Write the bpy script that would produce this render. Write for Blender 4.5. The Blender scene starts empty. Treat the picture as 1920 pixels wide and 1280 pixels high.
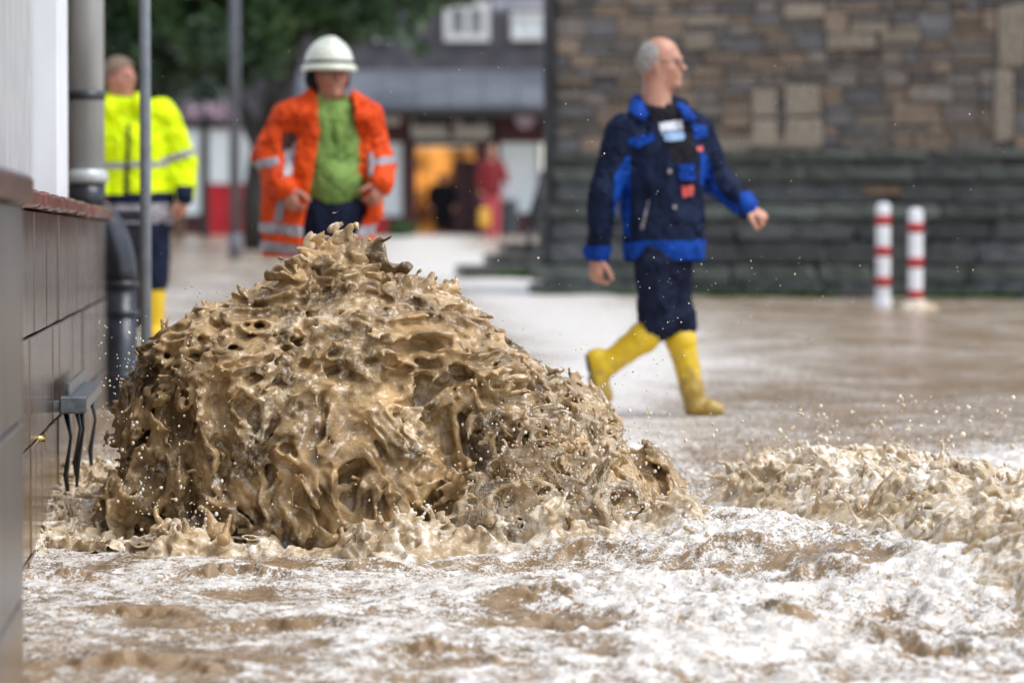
import bpy, math, random
import numpy as np
from mathutils import Vector, Matrix
from concurrent.futures import ThreadPoolExecutor

random.seed(7)
rng = np.random.default_rng(11)
scene = bpy.context.scene

# ------------------------------------------------------------------ camera
CAM_Z = 1.10
FPX = 7200.0                      # focal length in photo pixels (135 mm lens)
PITCH = math.atan(196 / FPX)
cam_data = bpy.data.cameras.new("camera")
cam = bpy.data.objects.new("camera", cam_data)
scene.collection.objects.link(cam)
cam.location = (0, 0, CAM_Z)
cam.rotation_euler = (math.pi / 2 - PITCH, 0, 0)
cam_data.lens = 135
cam_data.sensor_width = 36
cam_data.sensor_fit = 'HORIZONTAL'
cam_data.clip_start = 0.5
cam_data.clip_end = 600
cam_data.dof.use_dof = True
cam_data.dof.focus_distance = 11.35
cam_data.dof.aperture_fstop = 2.8
cam_data.dof.aperture_blades = 9
scene.camera = cam

# ------------------------------------------------------------------ overcast sky, soft sun, exposure
SUN_EL, SUN_AZ = math.radians(58), math.radians(118)   # azimuth: clockwise from +Y
world = bpy.data.worlds.new("World")
scene.world = world
world.use_nodes = True
wn, wl = world.node_tree.nodes, world.node_tree.links
wn.clear()
sky = wn.new('ShaderNodeTexSky')
sky.sky_type = 'NISHITA'
sky.sun_disc = False
sky.sun_elevation = SUN_EL
sky.sun_rotation = SUN_AZ
sky.air_density = 1.0
sky.dust_density = 1.0
sky.ozone_density = 1.0
hs = wn.new('ShaderNodeHueSaturation')       # cloud cover: nearly grey sky
hs.inputs['Saturation'].default_value = 0.48
bg = wn.new('ShaderNodeBackground')
bg.inputs['Strength'].default_value = 0.135
wo = wn.new('ShaderNodeOutputWorld')
wl.new(sky.outputs[0], hs.inputs['Color'])
wl.new(hs.outputs[0], bg.inputs['Color'])
wl.new(bg.outputs[0], wo.inputs['Surface'])

sun_data = bpy.data.lights.new("sun", 'SUN')
sun_data.energy = 1.35
sun_data.angle = math.radians(35)
sun_data.color = (1.0, 0.97, 0.93)
sun = bpy.data.objects.new("sun", sun_data)
scene.collection.objects.link(sun)
sun_dir = Vector((math.sin(SUN_AZ) * math.cos(SUN_EL), math.cos(SUN_AZ) * math.cos(SUN_EL), math.sin(SUN_EL)))
sun.rotation_euler = sun_dir.to_track_quat('Z', 'Y').to_euler()

scene.view_settings.view_transform = 'Standard'
scene.view_settings.look = 'None'
scene.view_settings.exposure = 0.9
scene.view_settings.gamma = 1.0
scene.view_settings.use_curve_mapping = False
scene.render.engine = 'CYCLES'
scene.cycles.max_bounces = 6
scene.cycles.transparent_max_bounces = 12
scene.cycles.caustics_reflective = False
scene.cycles.caustics_refractive = False

# ------------------------------------------------------------------ helpers
CP, SP = math.cos(PITCH), math.sin(PITCH)
def G(y):
    """height of the gently rising street at distance y"""
    return 0.01444 * np.minimum(y, 80.0)
def P(px, py, y):
    """point of the place seen at photo pixel (px, py) at distance y"""
    u, v = (px - 960) / FPX, (640 - py) / FPX
    dy, dz = CP + v * SP, -SP + v * CP
    t = y / dy
    return Vector((u * t, y, CAM_Z + dz * t))
def pix(X, Y, Z):
    """inverse of P, vectorised"""
    z = Z - CAM_Z
    d = Y * CP - z * SP
    return 960 + FPX * X / d, 640 - FPX * (Y * SP + z * CP) / d
def ppm(y): return FPX / y

def link(o, parent=None):
    scene.collection.objects.link(o)
    if parent is not None: o.parent = parent
    return o
def tag(o, label=None, cat=None, group=None, kind=None):
    if label: o["label"] = label
    if cat: o["category"] = cat
    if group: o["group"] = group
    if kind: o["kind"] = kind
    return o
def empty(name, loc, label, cat, group=None):
    o = bpy.data.objects.new(name, None)
    o.empty_display_size = 0.1
    link(o); o.location = loc
    ORG[o] = Vector(loc)
    return tag(o, label, cat, group)
ORG = {}
def mesh_np(name, V, Q, mats, parent=None, smooth=True, mi=None):
    """mesh from arrays; V in world coordinates, shifted when the parent stands elsewhere"""
    V = np.asarray(V, dtype=np.float32).reshape(-1, 3)
    Q = np.asarray(Q, dtype=np.int32)
    if parent is not None:
        p = parent; off = Vector((0, 0, 0))
        while p is not None:
            off = off + Vector(p.location); p = p.parent
        V = V - np.array(off, dtype=np.float32)
    me = bpy.data.meshes.new(name)
    n = Q.shape[1]
    me.vertices.add(len(V)); me.vertices.foreach_set('co', V.ravel())
    me.loops.add(Q.size); me.loops.foreach_set('vertex_index', Q.ravel())
    me.polygons.add(len(Q)); me.polygons.foreach_set('loop_start', np.arange(0, Q.size, n, dtype=np.int32))
    if mi is not None: me.polygons.foreach_set('material_index', np.asarray(mi, dtype=np.int32))
    me.polygons.foreach_set('use_smooth', np.full(len(Q), smooth))
    me.update(calc_edges=True)
    for m in (mats if isinstance(mats, (list, tuple)) else [mats]): me.materials.append(m)
    return link(bpy.data.objects.new(name, me), parent)

class MB:
    """collects polygons, builds ONE mesh"""
    def __init__(s): s.v = []; s.f = []; s.sm = []
    def add(s, vs, fs, smooth=False):
        b = len(s.v); s.v += [tuple(v) for v in vs]
        s.f += [tuple(b + i for i in f) for f in fs]; s.sm += [smooth] * len(fs); return s
    def box(s, c, d, rz=0, bev=0.0):
        """box with centre c, size d, chamfered edges when bev > 0"""
        hx, hy, hz = d[0] / 2, d[1] / 2, d[2] / 2
        R = Matrix.Rotation(rz, 3, 'Z'); c = Vector(c)
        if bev <= 0:
            vs = [(x, y, z) for x in (-hx, hx) for y in (-hy, hy) for z in (-hz, hz)]
            fs = [(0, 1, 3, 2), (4, 6, 7, 5), (0, 4, 5, 1), (2, 3, 7, 6), (0, 2, 6, 4), (1, 5, 7, 3)]
            return s.add([c + R @ Vector(v) for v in vs], fs)
        b = min(bev, hx * .9, hy * .9, hz * .9); vs = []; fs = []; idx = {}
        for sx in (-1, 1):
            for sy in (-1, 1):
                for sz in (-1, 1):
                    for a in range(3):
                        v = [sx * (hx - b), sy * (hy - b), sz * (hz - b)]
                        v[a] = (sx * hx, sy * hy, sz * hz)[a]
                        idx[(sx, sy, sz, a)] = len(vs); vs.append(tuple(v))
        for sx in (-1, 1): fs.append([idx[(sx, y, z, 0)] for y, z in ((-1, -1), (1, -1), (1, 1), (-1, 1))][::sx])
        for sy in (-1, 1): fs.append([idx[(x, sy, z, 1)] for x, z in ((-1, -1), (-1, 1), (1, 1), (1, -1))][::sy])
        for sz in (-1, 1): fs.append([idx[(x, y, sz, 2)] for x, y in ((-1, -1), (1, -1), (1, 1), (-1, 1))][::sz])
        for x in (-1, 1):
            for y in (-1, 1): fs.append([idx[(x, y, -1, 0)], idx[(x, y, -1, 1)], idx[(x, y, 1, 1)], idx[(x, y, 1, 0)]][::-x * y])
            for z in (-1, 1): fs.append([idx[(x, -1, z, 0)], idx[(x, -1, z, 2)], idx[(x, 1, z, 2)], idx[(x, 1, z, 0)]][::x * z])
        for y in (-1, 1):
            for z in (-1, 1): fs.append([idx[(-1, y, z, 1)], idx[(-1, y, z, 2)], idx[(1, y, z, 2)], idx[(1, y, z, 1)]][::-y * z])
        for x in (-1, 1):
            for y in (-1, 1):
                for z in (-1, 1): fs.append([idx[(x, y, z, 0)], idx[(x, y, z, 1)], idx[(x, y, z, 2)]][::x * y * z])
        return s.add([c + R @ Vector(v) for v in vs], fs)
    def tube(s, pts, r, n=14, caps=True):
        pts = [Vector(p) for p in pts]
        rs = r if isinstance(r, (list, tuple)) else [r] * len(pts)
        vs = []; up = None
        for i, p in enumerate(pts):
            t = (pts[min(i + 1, len(pts) - 1)] - pts[max(i - 1, 0)]).normalized()
            if up is None: up = Vector((1, 0, 0)) if abs(t.x) < .9 else Vector((0, 0, 1))
            a = (up - t * up.dot(t)).normalized(); b = t.cross(a); up = a
            for k in range(n):
                q = 2 * math.pi * k / n
                vs.append(p + (a * math.cos(q) + b * math.sin(q)) * rs[i])
        fs = [(i * n + k, i * n + (k + 1) % n, (i + 1) * n + (k + 1) % n, (i + 1) * n + k)
              for i in range(len(pts) - 1) for k in range(n)]
        s.add(vs, fs, True)
        if caps:
            b = len(s.v) - len(vs)
            s.f.append(tuple(b + k for k in range(n))[::-1]); s.sm.append(False)
            s.f.append(tuple(b + (len(pts) - 1) * n + k for k in range(n))); s.sm.append(False)
        return s
    def lathe(s, c, prof, n=20):
        """profile of (radius, z) turned about the vertical through c"""
        c = Vector(c)
        return s.tube_raw([[c + Vector((r * math.cos(2 * math.pi * k / n), r * math.sin(2 * math.pi * k / n), z)) for k in range(n)] for r, z in prof])
    def tube_raw(s, rings):
        n = len(rings[0])
        s.add([v for r in rings for v in r], [(i * n + k, i * n + (k + 1) % n, (i + 1) * n + (k + 1) % n, (i + 1) * n + k)
              for i in range(len(rings) - 1) for k in range(n)], True); return s
    def build(s, name, m, parent=None):
        off = Vector((0, 0, 0)); p = parent
        while p is not None: off += Vector(p.location); p = p.parent
        me = bpy.data.meshes.new(name)
        me.from_pydata([tuple(Vector(v) - off) for v in s.v], [], s.f)
        me.polygons.foreach_set('use_smooth', s.sm); me.materials.append(m); me.update()
        return link(bpy.data.objects.new(name, me), parent)

# ---- materials
def C(*c): return (c[0], c[1], c[2], 1.0)
def mat(name, col, col2=None, rough=.6, scale=8, bump=0.0, bscale=60, stretch=(1, 1, 1), objrand=0.0, emit=None, emit_s=0,
        metal=0.0, detail=6, spec=.5, sss=0.0, coat=0.0, thr=(.35, .65)):
    m = bpy.data.materials.new(name); m.use_nodes = True
    N, L = m.node_tree.nodes, m.node_tree.links
    b = N['Principled BSDF']
    b.inputs['Roughness'].default_value = rough; b.inputs['Metallic'].default_value = metal
    b.inputs['Specular IOR Level'].default_value = spec
    if coat: b.inputs['Coat Weight'].default_value = coat; b.inputs['Coat Roughness'].default_value = .12
    if sss:
        b.inputs['Subsurface Weight'].default_value = sss; b.inputs['Subsurface Scale'].default_value = .01
    tc = N.new('ShaderNodeTexCoord'); mp = N.new('ShaderNodeMapping'); mp.inputs['Scale'].default_value = stretch
    L.new(tc.outputs['Object'], mp.inputs['Vector'])
    nt = N.new('ShaderNodeTexNoise'); nt.inputs['Scale'].default_value = scale; nt.inputs['Detail'].default_value = detail
    L.new(mp.outputs[0], nt.inputs['Vector'])
    rp = N.new('ShaderNodeValToRGB'); rp.color_ramp.elements[0].position = thr[0]; rp.color_ramp.elements[1].position = thr[1]
    rp.color_ramp.elements[0].color = C(*col); rp.color_ramp.elements[1].color = C(*(col2 or [min(1, c * 1.25) for c in col]))
    L.new(nt.outputs['Fac'], rp.inputs['Fac']); out = rp.outputs[0]
    if objrand:
        oi = N.new('ShaderNodeObjectInfo'); hv = N.new('ShaderNodeHueSaturation')
        mr = N.new('ShaderNodeMapRange'); mr.inputs['To Min'].default_value = 1 - objrand; mr.inputs['To Max'].default_value = 1 + objrand
        L.new(oi.outputs['Random'], mr.inputs['Value']); L.new(mr.outputs[0], hv.inputs['Value']); L.new(out, hv.inputs['Color'])
        out = hv.outputs[0]
    L.new(out, b.inputs['Base Color'])
    if bump:
        n2 = N.new('ShaderNodeTexNoise'); n2.inputs['Scale'].default_value = bscale; n2.inputs['Detail'].default_value = 4
        L.new(mp.outputs[0], n2.inputs['Vector'])
        bp = N.new('ShaderNodeBump'); bp.inputs['Strength'].default_value = 1.0; bp.inputs['Distance'].default_value = bump
        L.new(n2.outputs['Fac'], bp.inputs['Height']); L.new(bp.outputs[0], b.inputs['Normal'])
    if emit: L.new(out, b.inputs['Emission Color']); b.inputs['Emission Strength'].default_value = emit_s
    return m

def add_mud(m, z0, z1, col=(.20, .135, .075), scale=14, amt=.9):
    """dried and wet splashes of mud, thick below z0 and gone above z1 (world height)"""
    N, L = m.node_tree.nodes, m.node_tree.links; b = N['Principled BSDF']
    src = b.inputs['Base Color'].links[0].from_socket
    ge = N.new('ShaderNodeNewGeometry'); sp = N.new('ShaderNodeSeparateXYZ'); L.new(ge.outputs['Position'], sp.inputs[0])
    mr = N.new('ShaderNodeMapRange'); mr.inputs['From Min'].default_value = z0; mr.inputs['From Max'].default_value = z1
    mr.inputs['To Min'].default_value = .55; mr.inputs['To Max'].default_value = -.35; L.new(sp.outputs['Z'], mr.inputs['Value'])
    nt = N.new('ShaderNodeTexNoise'); nt.inputs['Scale'].default_value = scale; nt.inputs['Detail'].default_value = 8; nt.inputs['Roughness'].default_value = .7
    L.new(ge.outputs['Position'], nt.inputs['Vector'])
    ad = N.new('ShaderNodeMath'); L.new(mr.outputs[0], ad.inputs[0]); L.new(nt.outputs['Fac'], ad.inputs[1])
    f = N.new('ShaderNodeMapRange'); f.inputs['From Min'].default_value = .55; f.inputs['From Max'].default_value = .72; f.inputs['To Max'].default_value = amt
    L.new(ad.outputs[0], f.inputs['Value'])
    mx = N.new('ShaderNodeMix'); mx.data_type = 'RGBA'; mx.inputs[7].default_value = C(*col)
    L.new(f.outputs[0], mx.inputs[0]); L.new(src, mx.inputs[6]); L.new(mx.outputs[2], b.inputs['Base Color'])

# ---- noise on point arrays
_GT = rng.normal(size=(4096, 3)).astype(np.float32); _GT /= np.linalg.norm(_GT, axis=1, keepdims=True)
_POOL = ThreadPoolExecutor(4)
def _perlin(p, seed):
    i = np.floor(p).astype(np.int32); f = p - i
    w = f * f * f * (f * (f * 6 - 15) + 10)
    hx = [(i[:, 0] + a) * 73856093 for a in (0, 1)]
    hy = [(i[:, 1] + a) * 19349663 for a in (0, 1)]
    hz = [(i[:, 2] + a) * 83492791 + seed * 9781 for a in (0, 1)]
    def g(a, b, c):
        h = hx[a] ^ hy[b] ^ hz[c]
        h = (h ^ (h >> 13)) & 4095
        t = _GT[h]
        return t[:, 0] * (f[:, 0] - a) + t[:, 1] * (f[:, 1] - b) + t[:, 2] * (f[:, 2] - c)
    def lerp(a, b, t): return a + t * (b - a)
    x0 = lerp(g(0, 0, 0), g(1, 0, 0), w[:, 0]); x1 = lerp(g(0, 1, 0), g(1, 1, 0), w[:, 0])
    y0 = lerp(x0, x1, w[:, 1])
    x0 = lerp(g(0, 0, 1), g(1, 0, 1), w[:, 0]); x1 = lerp(g(0, 1, 1), g(1, 1, 1), w[:, 0])
    return lerp(y0, lerp(x0, x1, w[:, 1]), w[:, 2])
def noise(p, seed=0):
    """Perlin noise, about -0.7..0.7, for an (n, 3) array"""
    p = np.ascontiguousarray(p, dtype=np.float32)
    with np.errstate(over='ignore'):
        if len(p) < 60000: return _perlin(p, seed)
        ch = np.array_split(p, max(4, len(p) // 60000))
        return np.concatenate(list(_POOL.map(lambda q: _perlin(q, seed), ch)))
def sstep(a, b, x):
    t = np.clip((x - a) / (b - a), 0, 1); return t * t * (3 - 2 * t)

# ---- signed distance grids and their surfaces
class Field:
    def __init__(s, lo, hi, h):
        s.lo = np.array(lo, dtype=np.float32); s.h = h
        n = np.ceil((np.array(hi) - s.lo) / h).astype(int) + 1; s.n = n
        s.ax = [(s.lo[a] + h * np.arange(n[a])).astype(np.float32) for a in range(3)]
        s.F = np.full(n, 1.0, dtype=np.float32)
    def _reg(s, lo, hi):
        sl = []
        for a in range(3):
            i0 = max(0, int((lo[a] - s.lo[a]) / s.h)); i1 = min(s.n[a], int((hi[a] - s.lo[a]) / s.h) + 2)
            if i1 <= i0: return None
            sl.append(slice(i0, i1))
        return tuple(sl)
    def _pts(s, sl):
        return (s.ax[0][sl[0]][:, None, None], s.ax[1][sl[1]][None, :, None], s.ax[2][sl[2]][None, None, :])
    def _join(s, sl, d, k, sub):
        A = s.F[sl]
        if sub:
            if k > 0:
                h = np.clip(.5 - .5 * (A + d) / k, 0, 1); s.F[sl] = A + (-d - A) * h + k * h * (1 - h)
            else: s.F[sl] = np.maximum(A, -d)
        elif k > 0:
            h = np.clip(.5 + .5 * (d - A) / k, 0, 1); s.F[sl] = d + (A - d) * h - k * h * (1 - h)
        else: s.F[sl] = np.minimum(A, d)
    def cap(s, a, b, ra, rb=None, k=.02, flat=None, sub=False, m=.05):
        """tapered capsule a-b; flat = (unit axis, factor) thins it along that axis"""
        rb = ra if rb is None else rb
        a = np.array(a, dtype=np.float32); b = np.array(b, dtype=np.float32); R = max(ra, rb) + k + m
        sl = s._reg(np.minimum(a, b) - R, np.maximum(a, b) + R)
        if sl is None: return s
        x, y, z = s._pts(sl); x = x - a[0]; y = y - a[1]; z = z - a[2]; ab = b - a; sc = 1
        if flat:
            n, sc = np.array(flat[0], dtype=np.float32), flat[1]
            q = (x * n[0] + y * n[1] + z * n[2]) * (sc - 1); x = x + q * n[0]; y = y + q * n[1]; z = z + q * n[2]
            ab = ab + (sc - 1) * ab.dot(n) * n
        L = max(float(ab.dot(ab)), 1e-9)
        t = np.clip((x * ab[0] + y * ab[1] + z * ab[2]) / L, 0, 1)
        d = np.sqrt((x - t * ab[0]) ** 2 + (y - t * ab[1]) ** 2 + (z - t * ab[2]) ** 2) - (ra + t * (rb - ra))
        if sc > 1: d = d / (1 + (sc - 1) * .5)
        s._join(sl, d, k, sub); return s
    def ell(s, c, r, rz=0, k=.02, sub=False, m=.05, tilt=0):
        c = np.array(c, dtype=np.float32); r = np.array(r, dtype=np.float32); R = float(max(r)) + k + m
        sl = s._reg(c - R, c + R)
        if sl is None: return s
        x, y, z = s._pts(sl); x = x - c[0]; y = y - c[1]; z = z - c[2]
        if rz: ca, sa = math.cos(rz), math.sin(rz); x, y = x * ca + y * sa, -x * sa + y * ca
        if tilt: ca, sa = math.cos(tilt), math.sin(tilt); x, z = x * ca - z * sa, x * sa + z * ca
        k0 = np.sqrt((x / r[0]) ** 2 + (y / r[1]) ** 2 + (z / r[2]) ** 2)
        k1 = np.sqrt((x / r[0] ** 2) ** 2 + (y / r[1] ** 2) ** 2 + (z / r[2] ** 2) ** 2)
        d = k0 * (k0 - 1) / np.maximum(k1, 1e-6)
        s._join(sl, d, k, sub); return s
    def near(s, band):
        """indices and positions of the samples within band of the surface"""
        m = np.abs(s.F) < band
        I = np.nonzero(m)
        p = np.stack([s.ax[a][I[a]] for a in range(3)], axis=1)
        return I, p
    def blur(s):
        """one soft pass that rounds thin edges"""
        F = s.F
        for a in range(3):
            u = [slice(None)] * 3; v = [slice(None)] * 3; w = [slice(None)] * 3
            u[a] = slice(0, -2); v[a] = slice(1, -1); w[a] = slice(2, None)
            t = F[tuple(u)] + F[tuple(w)]; t *= .25; t += .5 * F[tuple(v)]; F[tuple(v)] = t
        return s
    def folds(s, amp, sc=(9, 9, 4), band=.04, seed=3):
        I, p = s.near(band)
        q = p * np.array(sc, dtype=np.float32)
        v = noise(q, seed); w = noise(q * 2.3 + v[:, None] * 1.2, seed + 1)
        cr = np.abs(noise(q * np.array((1.3, 1.3, 2.6), dtype=np.float32) + w[:, None] * 1.5, seed + 2))
        s.F[I] += amp * (1.5 * np.abs(v) - .45 + .5 * w + .55 * np.exp(-(cr / .05) ** 2)); return s
    def polys(s, iso=0.0):
        F = s.F - iso if iso else s.F
        S = F < 0; nx, ny, nz = S.shape
        def sh(A, a, b, c): return A[a:nx - 1 + a, b:ny - 1 + b, c:nz - 1 + c]
        al = sh(S, 0, 0, 0).copy(); an = al.copy()
        for a in (0, 1):
            for b in (0, 1):
                for c in (0, 1):
                    t = sh(S, a, b, c); al &= t; an |= t
        I, J, K = np.nonzero(an & ~al)
        if len(I) == 0: return np.zeros((0, 3)), np.zeros((0, 4), int)
        cv = {}
        for a in (0, 1):
            for b in (0, 1):
                for c in (0, 1): cv[(a, b, c)] = F[I + a, J + b, K + c]
        acc = np.zeros((len(I), 3), dtype=np.float32); cnt = np.zeros(len(I), dtype=np.float32)
        for ax in range(3):
            for u in (0, 1):
                for w in (0, 1):
                    c0 = [0, 0, 0]; o = [q for q in range(3) if q != ax]; c0[o[0]] = u; c0[o[1]] = w
                    c1 = list(c0); c1[ax] = 1
                    A, B = cv[tuple(c0)], cv[tuple(c1)]
                    m = (A < 0) != (B < 0)
                    t = np.where(m, A / np.where(m, A - B, 1), 0)
                    for q in range(3):
                        acc[:, q] += m * (t if q == ax else c0[q])
                    cnt += m
        V = (np.stack([I, J, K], 1) + acc / cnt[:, None]) * s.h + s.lo
        ID = np.full((nx - 1, ny - 1, nz - 1), -1, dtype=np.int32); ID[I, J, K] = np.arange(len(I))
        Qs = []
        D = S[1:, 1:-1, 1:-1] != S[:-1, 1:-1, 1:-1]; i, j, k = np.nonzero(D); j += 1; k += 1
        q = np.stack([ID[i, j - 1, k - 1], ID[i, j, k - 1], ID[i, j, k], ID[i, j - 1, k]], 1); f = ~S[i, j, k]; q[f] = q[f][:, ::-1]; Qs.append(q)
        D = S[1:-1, 1:, 1:-1] != S[1:-1, :-1, 1:-1]; i, j, k = np.nonzero(D); i += 1; k += 1
        q = np.stack([ID[i - 1, j, k - 1], ID[i - 1, j, k], ID[i, j, k], ID[i, j, k - 1]], 1); f = ~S[i, j, k]; q[f] = q[f][:, ::-1]; Qs.append(q)
        D = S[1:-1, 1:-1, 1:] != S[1:-1, 1:-1, :-1]; i, j, k = np.nonzero(D); i += 1; j += 1
        q = np.stack([ID[i - 1, j - 1, k], ID[i, j - 1, k], ID[i, j, k], ID[i - 1, j, k]], 1); f = ~S[i, j, k]; q[f] = q[f][:, ::-1]; Qs.append(q)
        return V, np.concatenate(Qs)
    def build(s, name, m, parent=None, iso=0.0, mask=None):
        V, Q = s.polys(iso)
        if mask is not None:
            keep = mask(V)[Q].all(axis=1); Q = Q[keep]
            if len(Q) == 0: return None
            lab = np.arange(len(V)); fl = Q.ravel()                  # keep only the largest connected piece
            while True:
                lo_ = lab[Q].min(axis=1); new = lab.copy(); np.minimum.at(new, fl, np.repeat(lo_, 4)); new = new[new]
                if (new == lab).all(): break
                lab = new
            ql = lab[Q[:, 0]]; u_, c_ = np.unique(ql, return_counts=True); Q = Q[ql == u_[c_.argmax()]]
            u, inv = np.unique(Q, return_inverse=True); V = V[u]; Q = inv.reshape(-1, 4)
        return mesh_np(name, V, Q, m, parent) if len(Q) else None

# ================================================================== GROUND
M_GROUND = mat("wet_paving", (.05, .045, .04), (.09, .08, .07), .4, 3)
s = MB()
ring = [-8, 20, 40, 60, 80]
for a, b_ in zip(ring[:-1], ring[1:]):
    s.add([(-90, a, float(G(a)) - .16), (90, a, float(G(a)) - .16), (90, b_, float(G(b_)) - .16), (-90, b_, float(G(b_)) - .16)], [(0, 1, 2, 3)])
s.add([(-400, 80, float(G(80)) - .02), (400, 80, float(G(80)) - .02), (400, 520, float(G(80)) - .02), (-400, 520, float(G(80)) - .02)], [(0, 1, 2, 3)])
tag(s.build("ground", M_GROUND), kind='structure')

# ================================================================== TILED GARDEN WALL AT LEFT
def wallx(a, y): return a - .0743 * y
ANG = math.atan(-.0743)                    # direction of the wall
RZ = -ANG                                  # rotation that turns +Y onto the wall line
M_SLAB = mat("wet_dark_stone_slab", (.016, .012, .010), (.15, .112, .09), .13, 18, .004, 60, (1, 1, .07), objrand=.18, thr=(.3, .7), detail=9)
M_SLAB2 = mat("wet_bluish_stone_slab", (.06, .062, .066), (.17, .17, .175), .28, 9, .0035, 45, (1, 1, .12), objrand=.12, thr=(.3, .7), detail=9)
add_mud(M_SLAB, .16, .62); add_mud(M_SLAB2, .05, .55)
M_CORE = mat("dark_mortar", (.018, .016, .015), (.03, .027, .025), .7, 30, .002)
M_COPE = mat("dark_red_coping_tile", (.085, .022, .018), (.19, .055, .045), .22, 22, .003, 70, objrand=.25, detail=8)
M_COPE2 = mat("grey_red_coping_tile", (.05, .028, .026), (.13, .07, .062), .25, 22, .003, 70, objrand=.12, detail=8)
def along(a, y0, y1, out, zc, hz, depth):
    """centre, size of a block lying along the wall line, its face at offset a + out"""
    ym = (y0 + y1) / 2
    return (wallx(a, ym) + out - depth / 2, ym, zc), (depth, (y1 - y0) * math.sqrt(1 + .0743 ** 2), hz)
def shared(mesh_src, name, parent, loc, rz=0.0, scale=(1, 1, 1)):
    o = bpy.data.objects.new(name, mesh_src); link(o, parent)
    off = Vector((0, 0, 0)); p = parent
    while p is not None: off += Vector(p.location); p = p.parent
    o.location = Vector(loc) - off; o.rotation_euler = (0, 0, rz); o.scale = scale
    return o
def unit_block(name, m, d, bev, jit=0.0, seed=0, sub=0):
    b = MB().box((0, 0, 0), d, 0, bev)
    if jit:
        rg = random.Random(seed)
        b.v = [(x + rg.uniform(-jit, jit), y + rg.uniform(-jit, jit), z + rg.uniform(-jit, jit)) for x, y, z in b.v]
    me = bpy.data.meshes.new(name); me.from_pydata(b.v, [], b.f); me.materials.append(m); me.update(); return me

WA = -.565
gw = empty("garden_wall", (wallx(WA, 13), 13, 0), "low wall clad in dark wet slabs with dark red coping tiles", "wall")
c, d = along(WA, 8.36, 18.1, -.030, .50, 1.35, .20)
MB().box(c, d, RZ).build("core", M_CORE, gw)
rows = [(-.20, .18), (.18, .497), (.497, .815), (.815, 1.178)]
rg = random.Random(4)
for r, (z0, z1) in enumerate(rows):
    y = 8.37 - rg.uniform(0, .35); first = True
    while y < 18.08:
        w = rg.choice([.24, .30, .36, .45, .40]); y1 = min(y + w, 18.1); ya = max(y, 8.37)
        if y1 - ya > .06:
            c, d = along(WA, ya + .004, y1 - .004, rg.uniform(-.003, .003), (z0 + z1) / 2, z1 - z0 - .008, .030)
            shared(unit_block("slab", M_SLAB, d, .003), "slab", gw, c, RZ)
        y = y1
y = 8.37
while y < 18.0:
    w = rg.uniform(.30, .36) if y < 15 else .34; y1 = min(y + w, 18.14)
    c, d = along(WA, y + .003, y1 - .003, .035 + rg.uniform(-.005, .004), 1.206 + rg.uniform(-.004, .004), .050, .30)
    shared(unit_block("coping_tile", M_COPE, d, .010), "coping_tile", gw, c, RZ)
    y = y1

PA = -.444
gp = empty("wall_pillar", (wallx(PA, 7.6), 7.6, 0), "blurred slab-clad pillar at the very left edge, nearest the camera", "pillar")
c, d = along(PA, 6.7, 8.33, -.031, .5, 1.35, .35)
MB().box(c, d, RZ).build("core", M_CORE, gp)
for r, (z0, z1) in enumerate([(-.20, .315), (.315, .70), (.70, 1.172)]):
    for ya, yb in ((6.7, 7.55), (7.555, 8.335)):
        c, d = along(PA, ya, yb, 0, (z0 + z1) / 2, z1 - z0 - .007, .03)
        shared(unit_block("slab", M_SLAB2, d, .004), "slab", gp, c, RZ)
    c, d = along(PA, 8.336, 8.36, -.002, (z0 + z1) / 2, z1 - z0 - .007, .36)
    shared(unit_block("slab", M_SLAB2, d, .003), "slab", gp, c, RZ)
for ya, yb in ((6.7, 7.1), (7.106, 7.6), (7.606, 8.0), (8.006, 8.39)):
    c, d = along(PA, ya, yb, .022, 1.204, .060, .42)
    shared(unit_block("coping_tile", M_COPE2, d, .010), "coping_tile", gp, c, RZ)

# little brass screw in the wall and the steel outlet bracket
M_BRASS = mat("brass", (.45, .30, .10), (.55, .38, .15), .3, 20, metal=.9)
M_STEEL = mat("wet_galvanised_steel", (.12, .135, .15), (.22, .24, .26), .28, 40, .001, 90, metal=.7)
M_BLACKP = mat("black_rubber", (.012, .013, .015), (.03, .03, .032), .35, 20)
q = P(72, 822, 11.55)
t = MB().tube([q + Vector((-.03, 0, .0)), q + Vector((.02, 0, 0))], .010, 10); t.box(q + Vector((.021, 0, -.004)), (.004, .016, .05), RZ, .001)
gs = t.build("brass_bolt", M_BRASS); tag(gs, "small brass bolt set in the wet slab wall", "bolt")
gb = empty("steel_outlet_bracket", P(120, 800, 12.7), "grey steel channel bracket with hanging dark straps on the slab wall above water", "bracket")
z = 1.1 - (755 - 444) / 7200 * 12.7
s = MB(); c, d = along(WA, 12.5, 14.0, .108, z, .046, .080); s.box(c, d, RZ, .006)
s.build("channel", M_STEEL, gb)
s = MB(); c, d = along(WA, 12.55, 14.0, .050, z + .046, .048, .012); s.box(c, d, RZ, .003)
s.build("rear_flange", M_STEEL, gb)
s = MB(); c, d = along(WA, 12.46, 12.496, .108, z + .003, .056, .088); s.box(c, d, RZ, .006)
s.build("end_plate", M_STEEL, gb)
s = MB(); c, d = along(WA, 12.52, 12.60, .04, z - .005, .035, .075); s.box(c, d, RZ, .003); s.build("wall_arm", M_STEEL, gb)
for yy, ox, ln, lean in ((12.60, .035, .36, .015), (12.72, .085, .30, -.02), (13.05, .05, .34, .01), (13.5, .09, .31, .0)):
    x0 = wallx(WA, yy) + ox
    MB().tube([(x0, yy, z - .024), (x0 + lean * .4 + .012, yy, z - ln * .3), (x0 + lean * .4 - .006, yy, z - ln * .65), (x0 + lean, yy, z - ln)], [.010, .005, .009, .004], 8).build("hanging_strap", M_BLACKP, gb)

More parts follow.
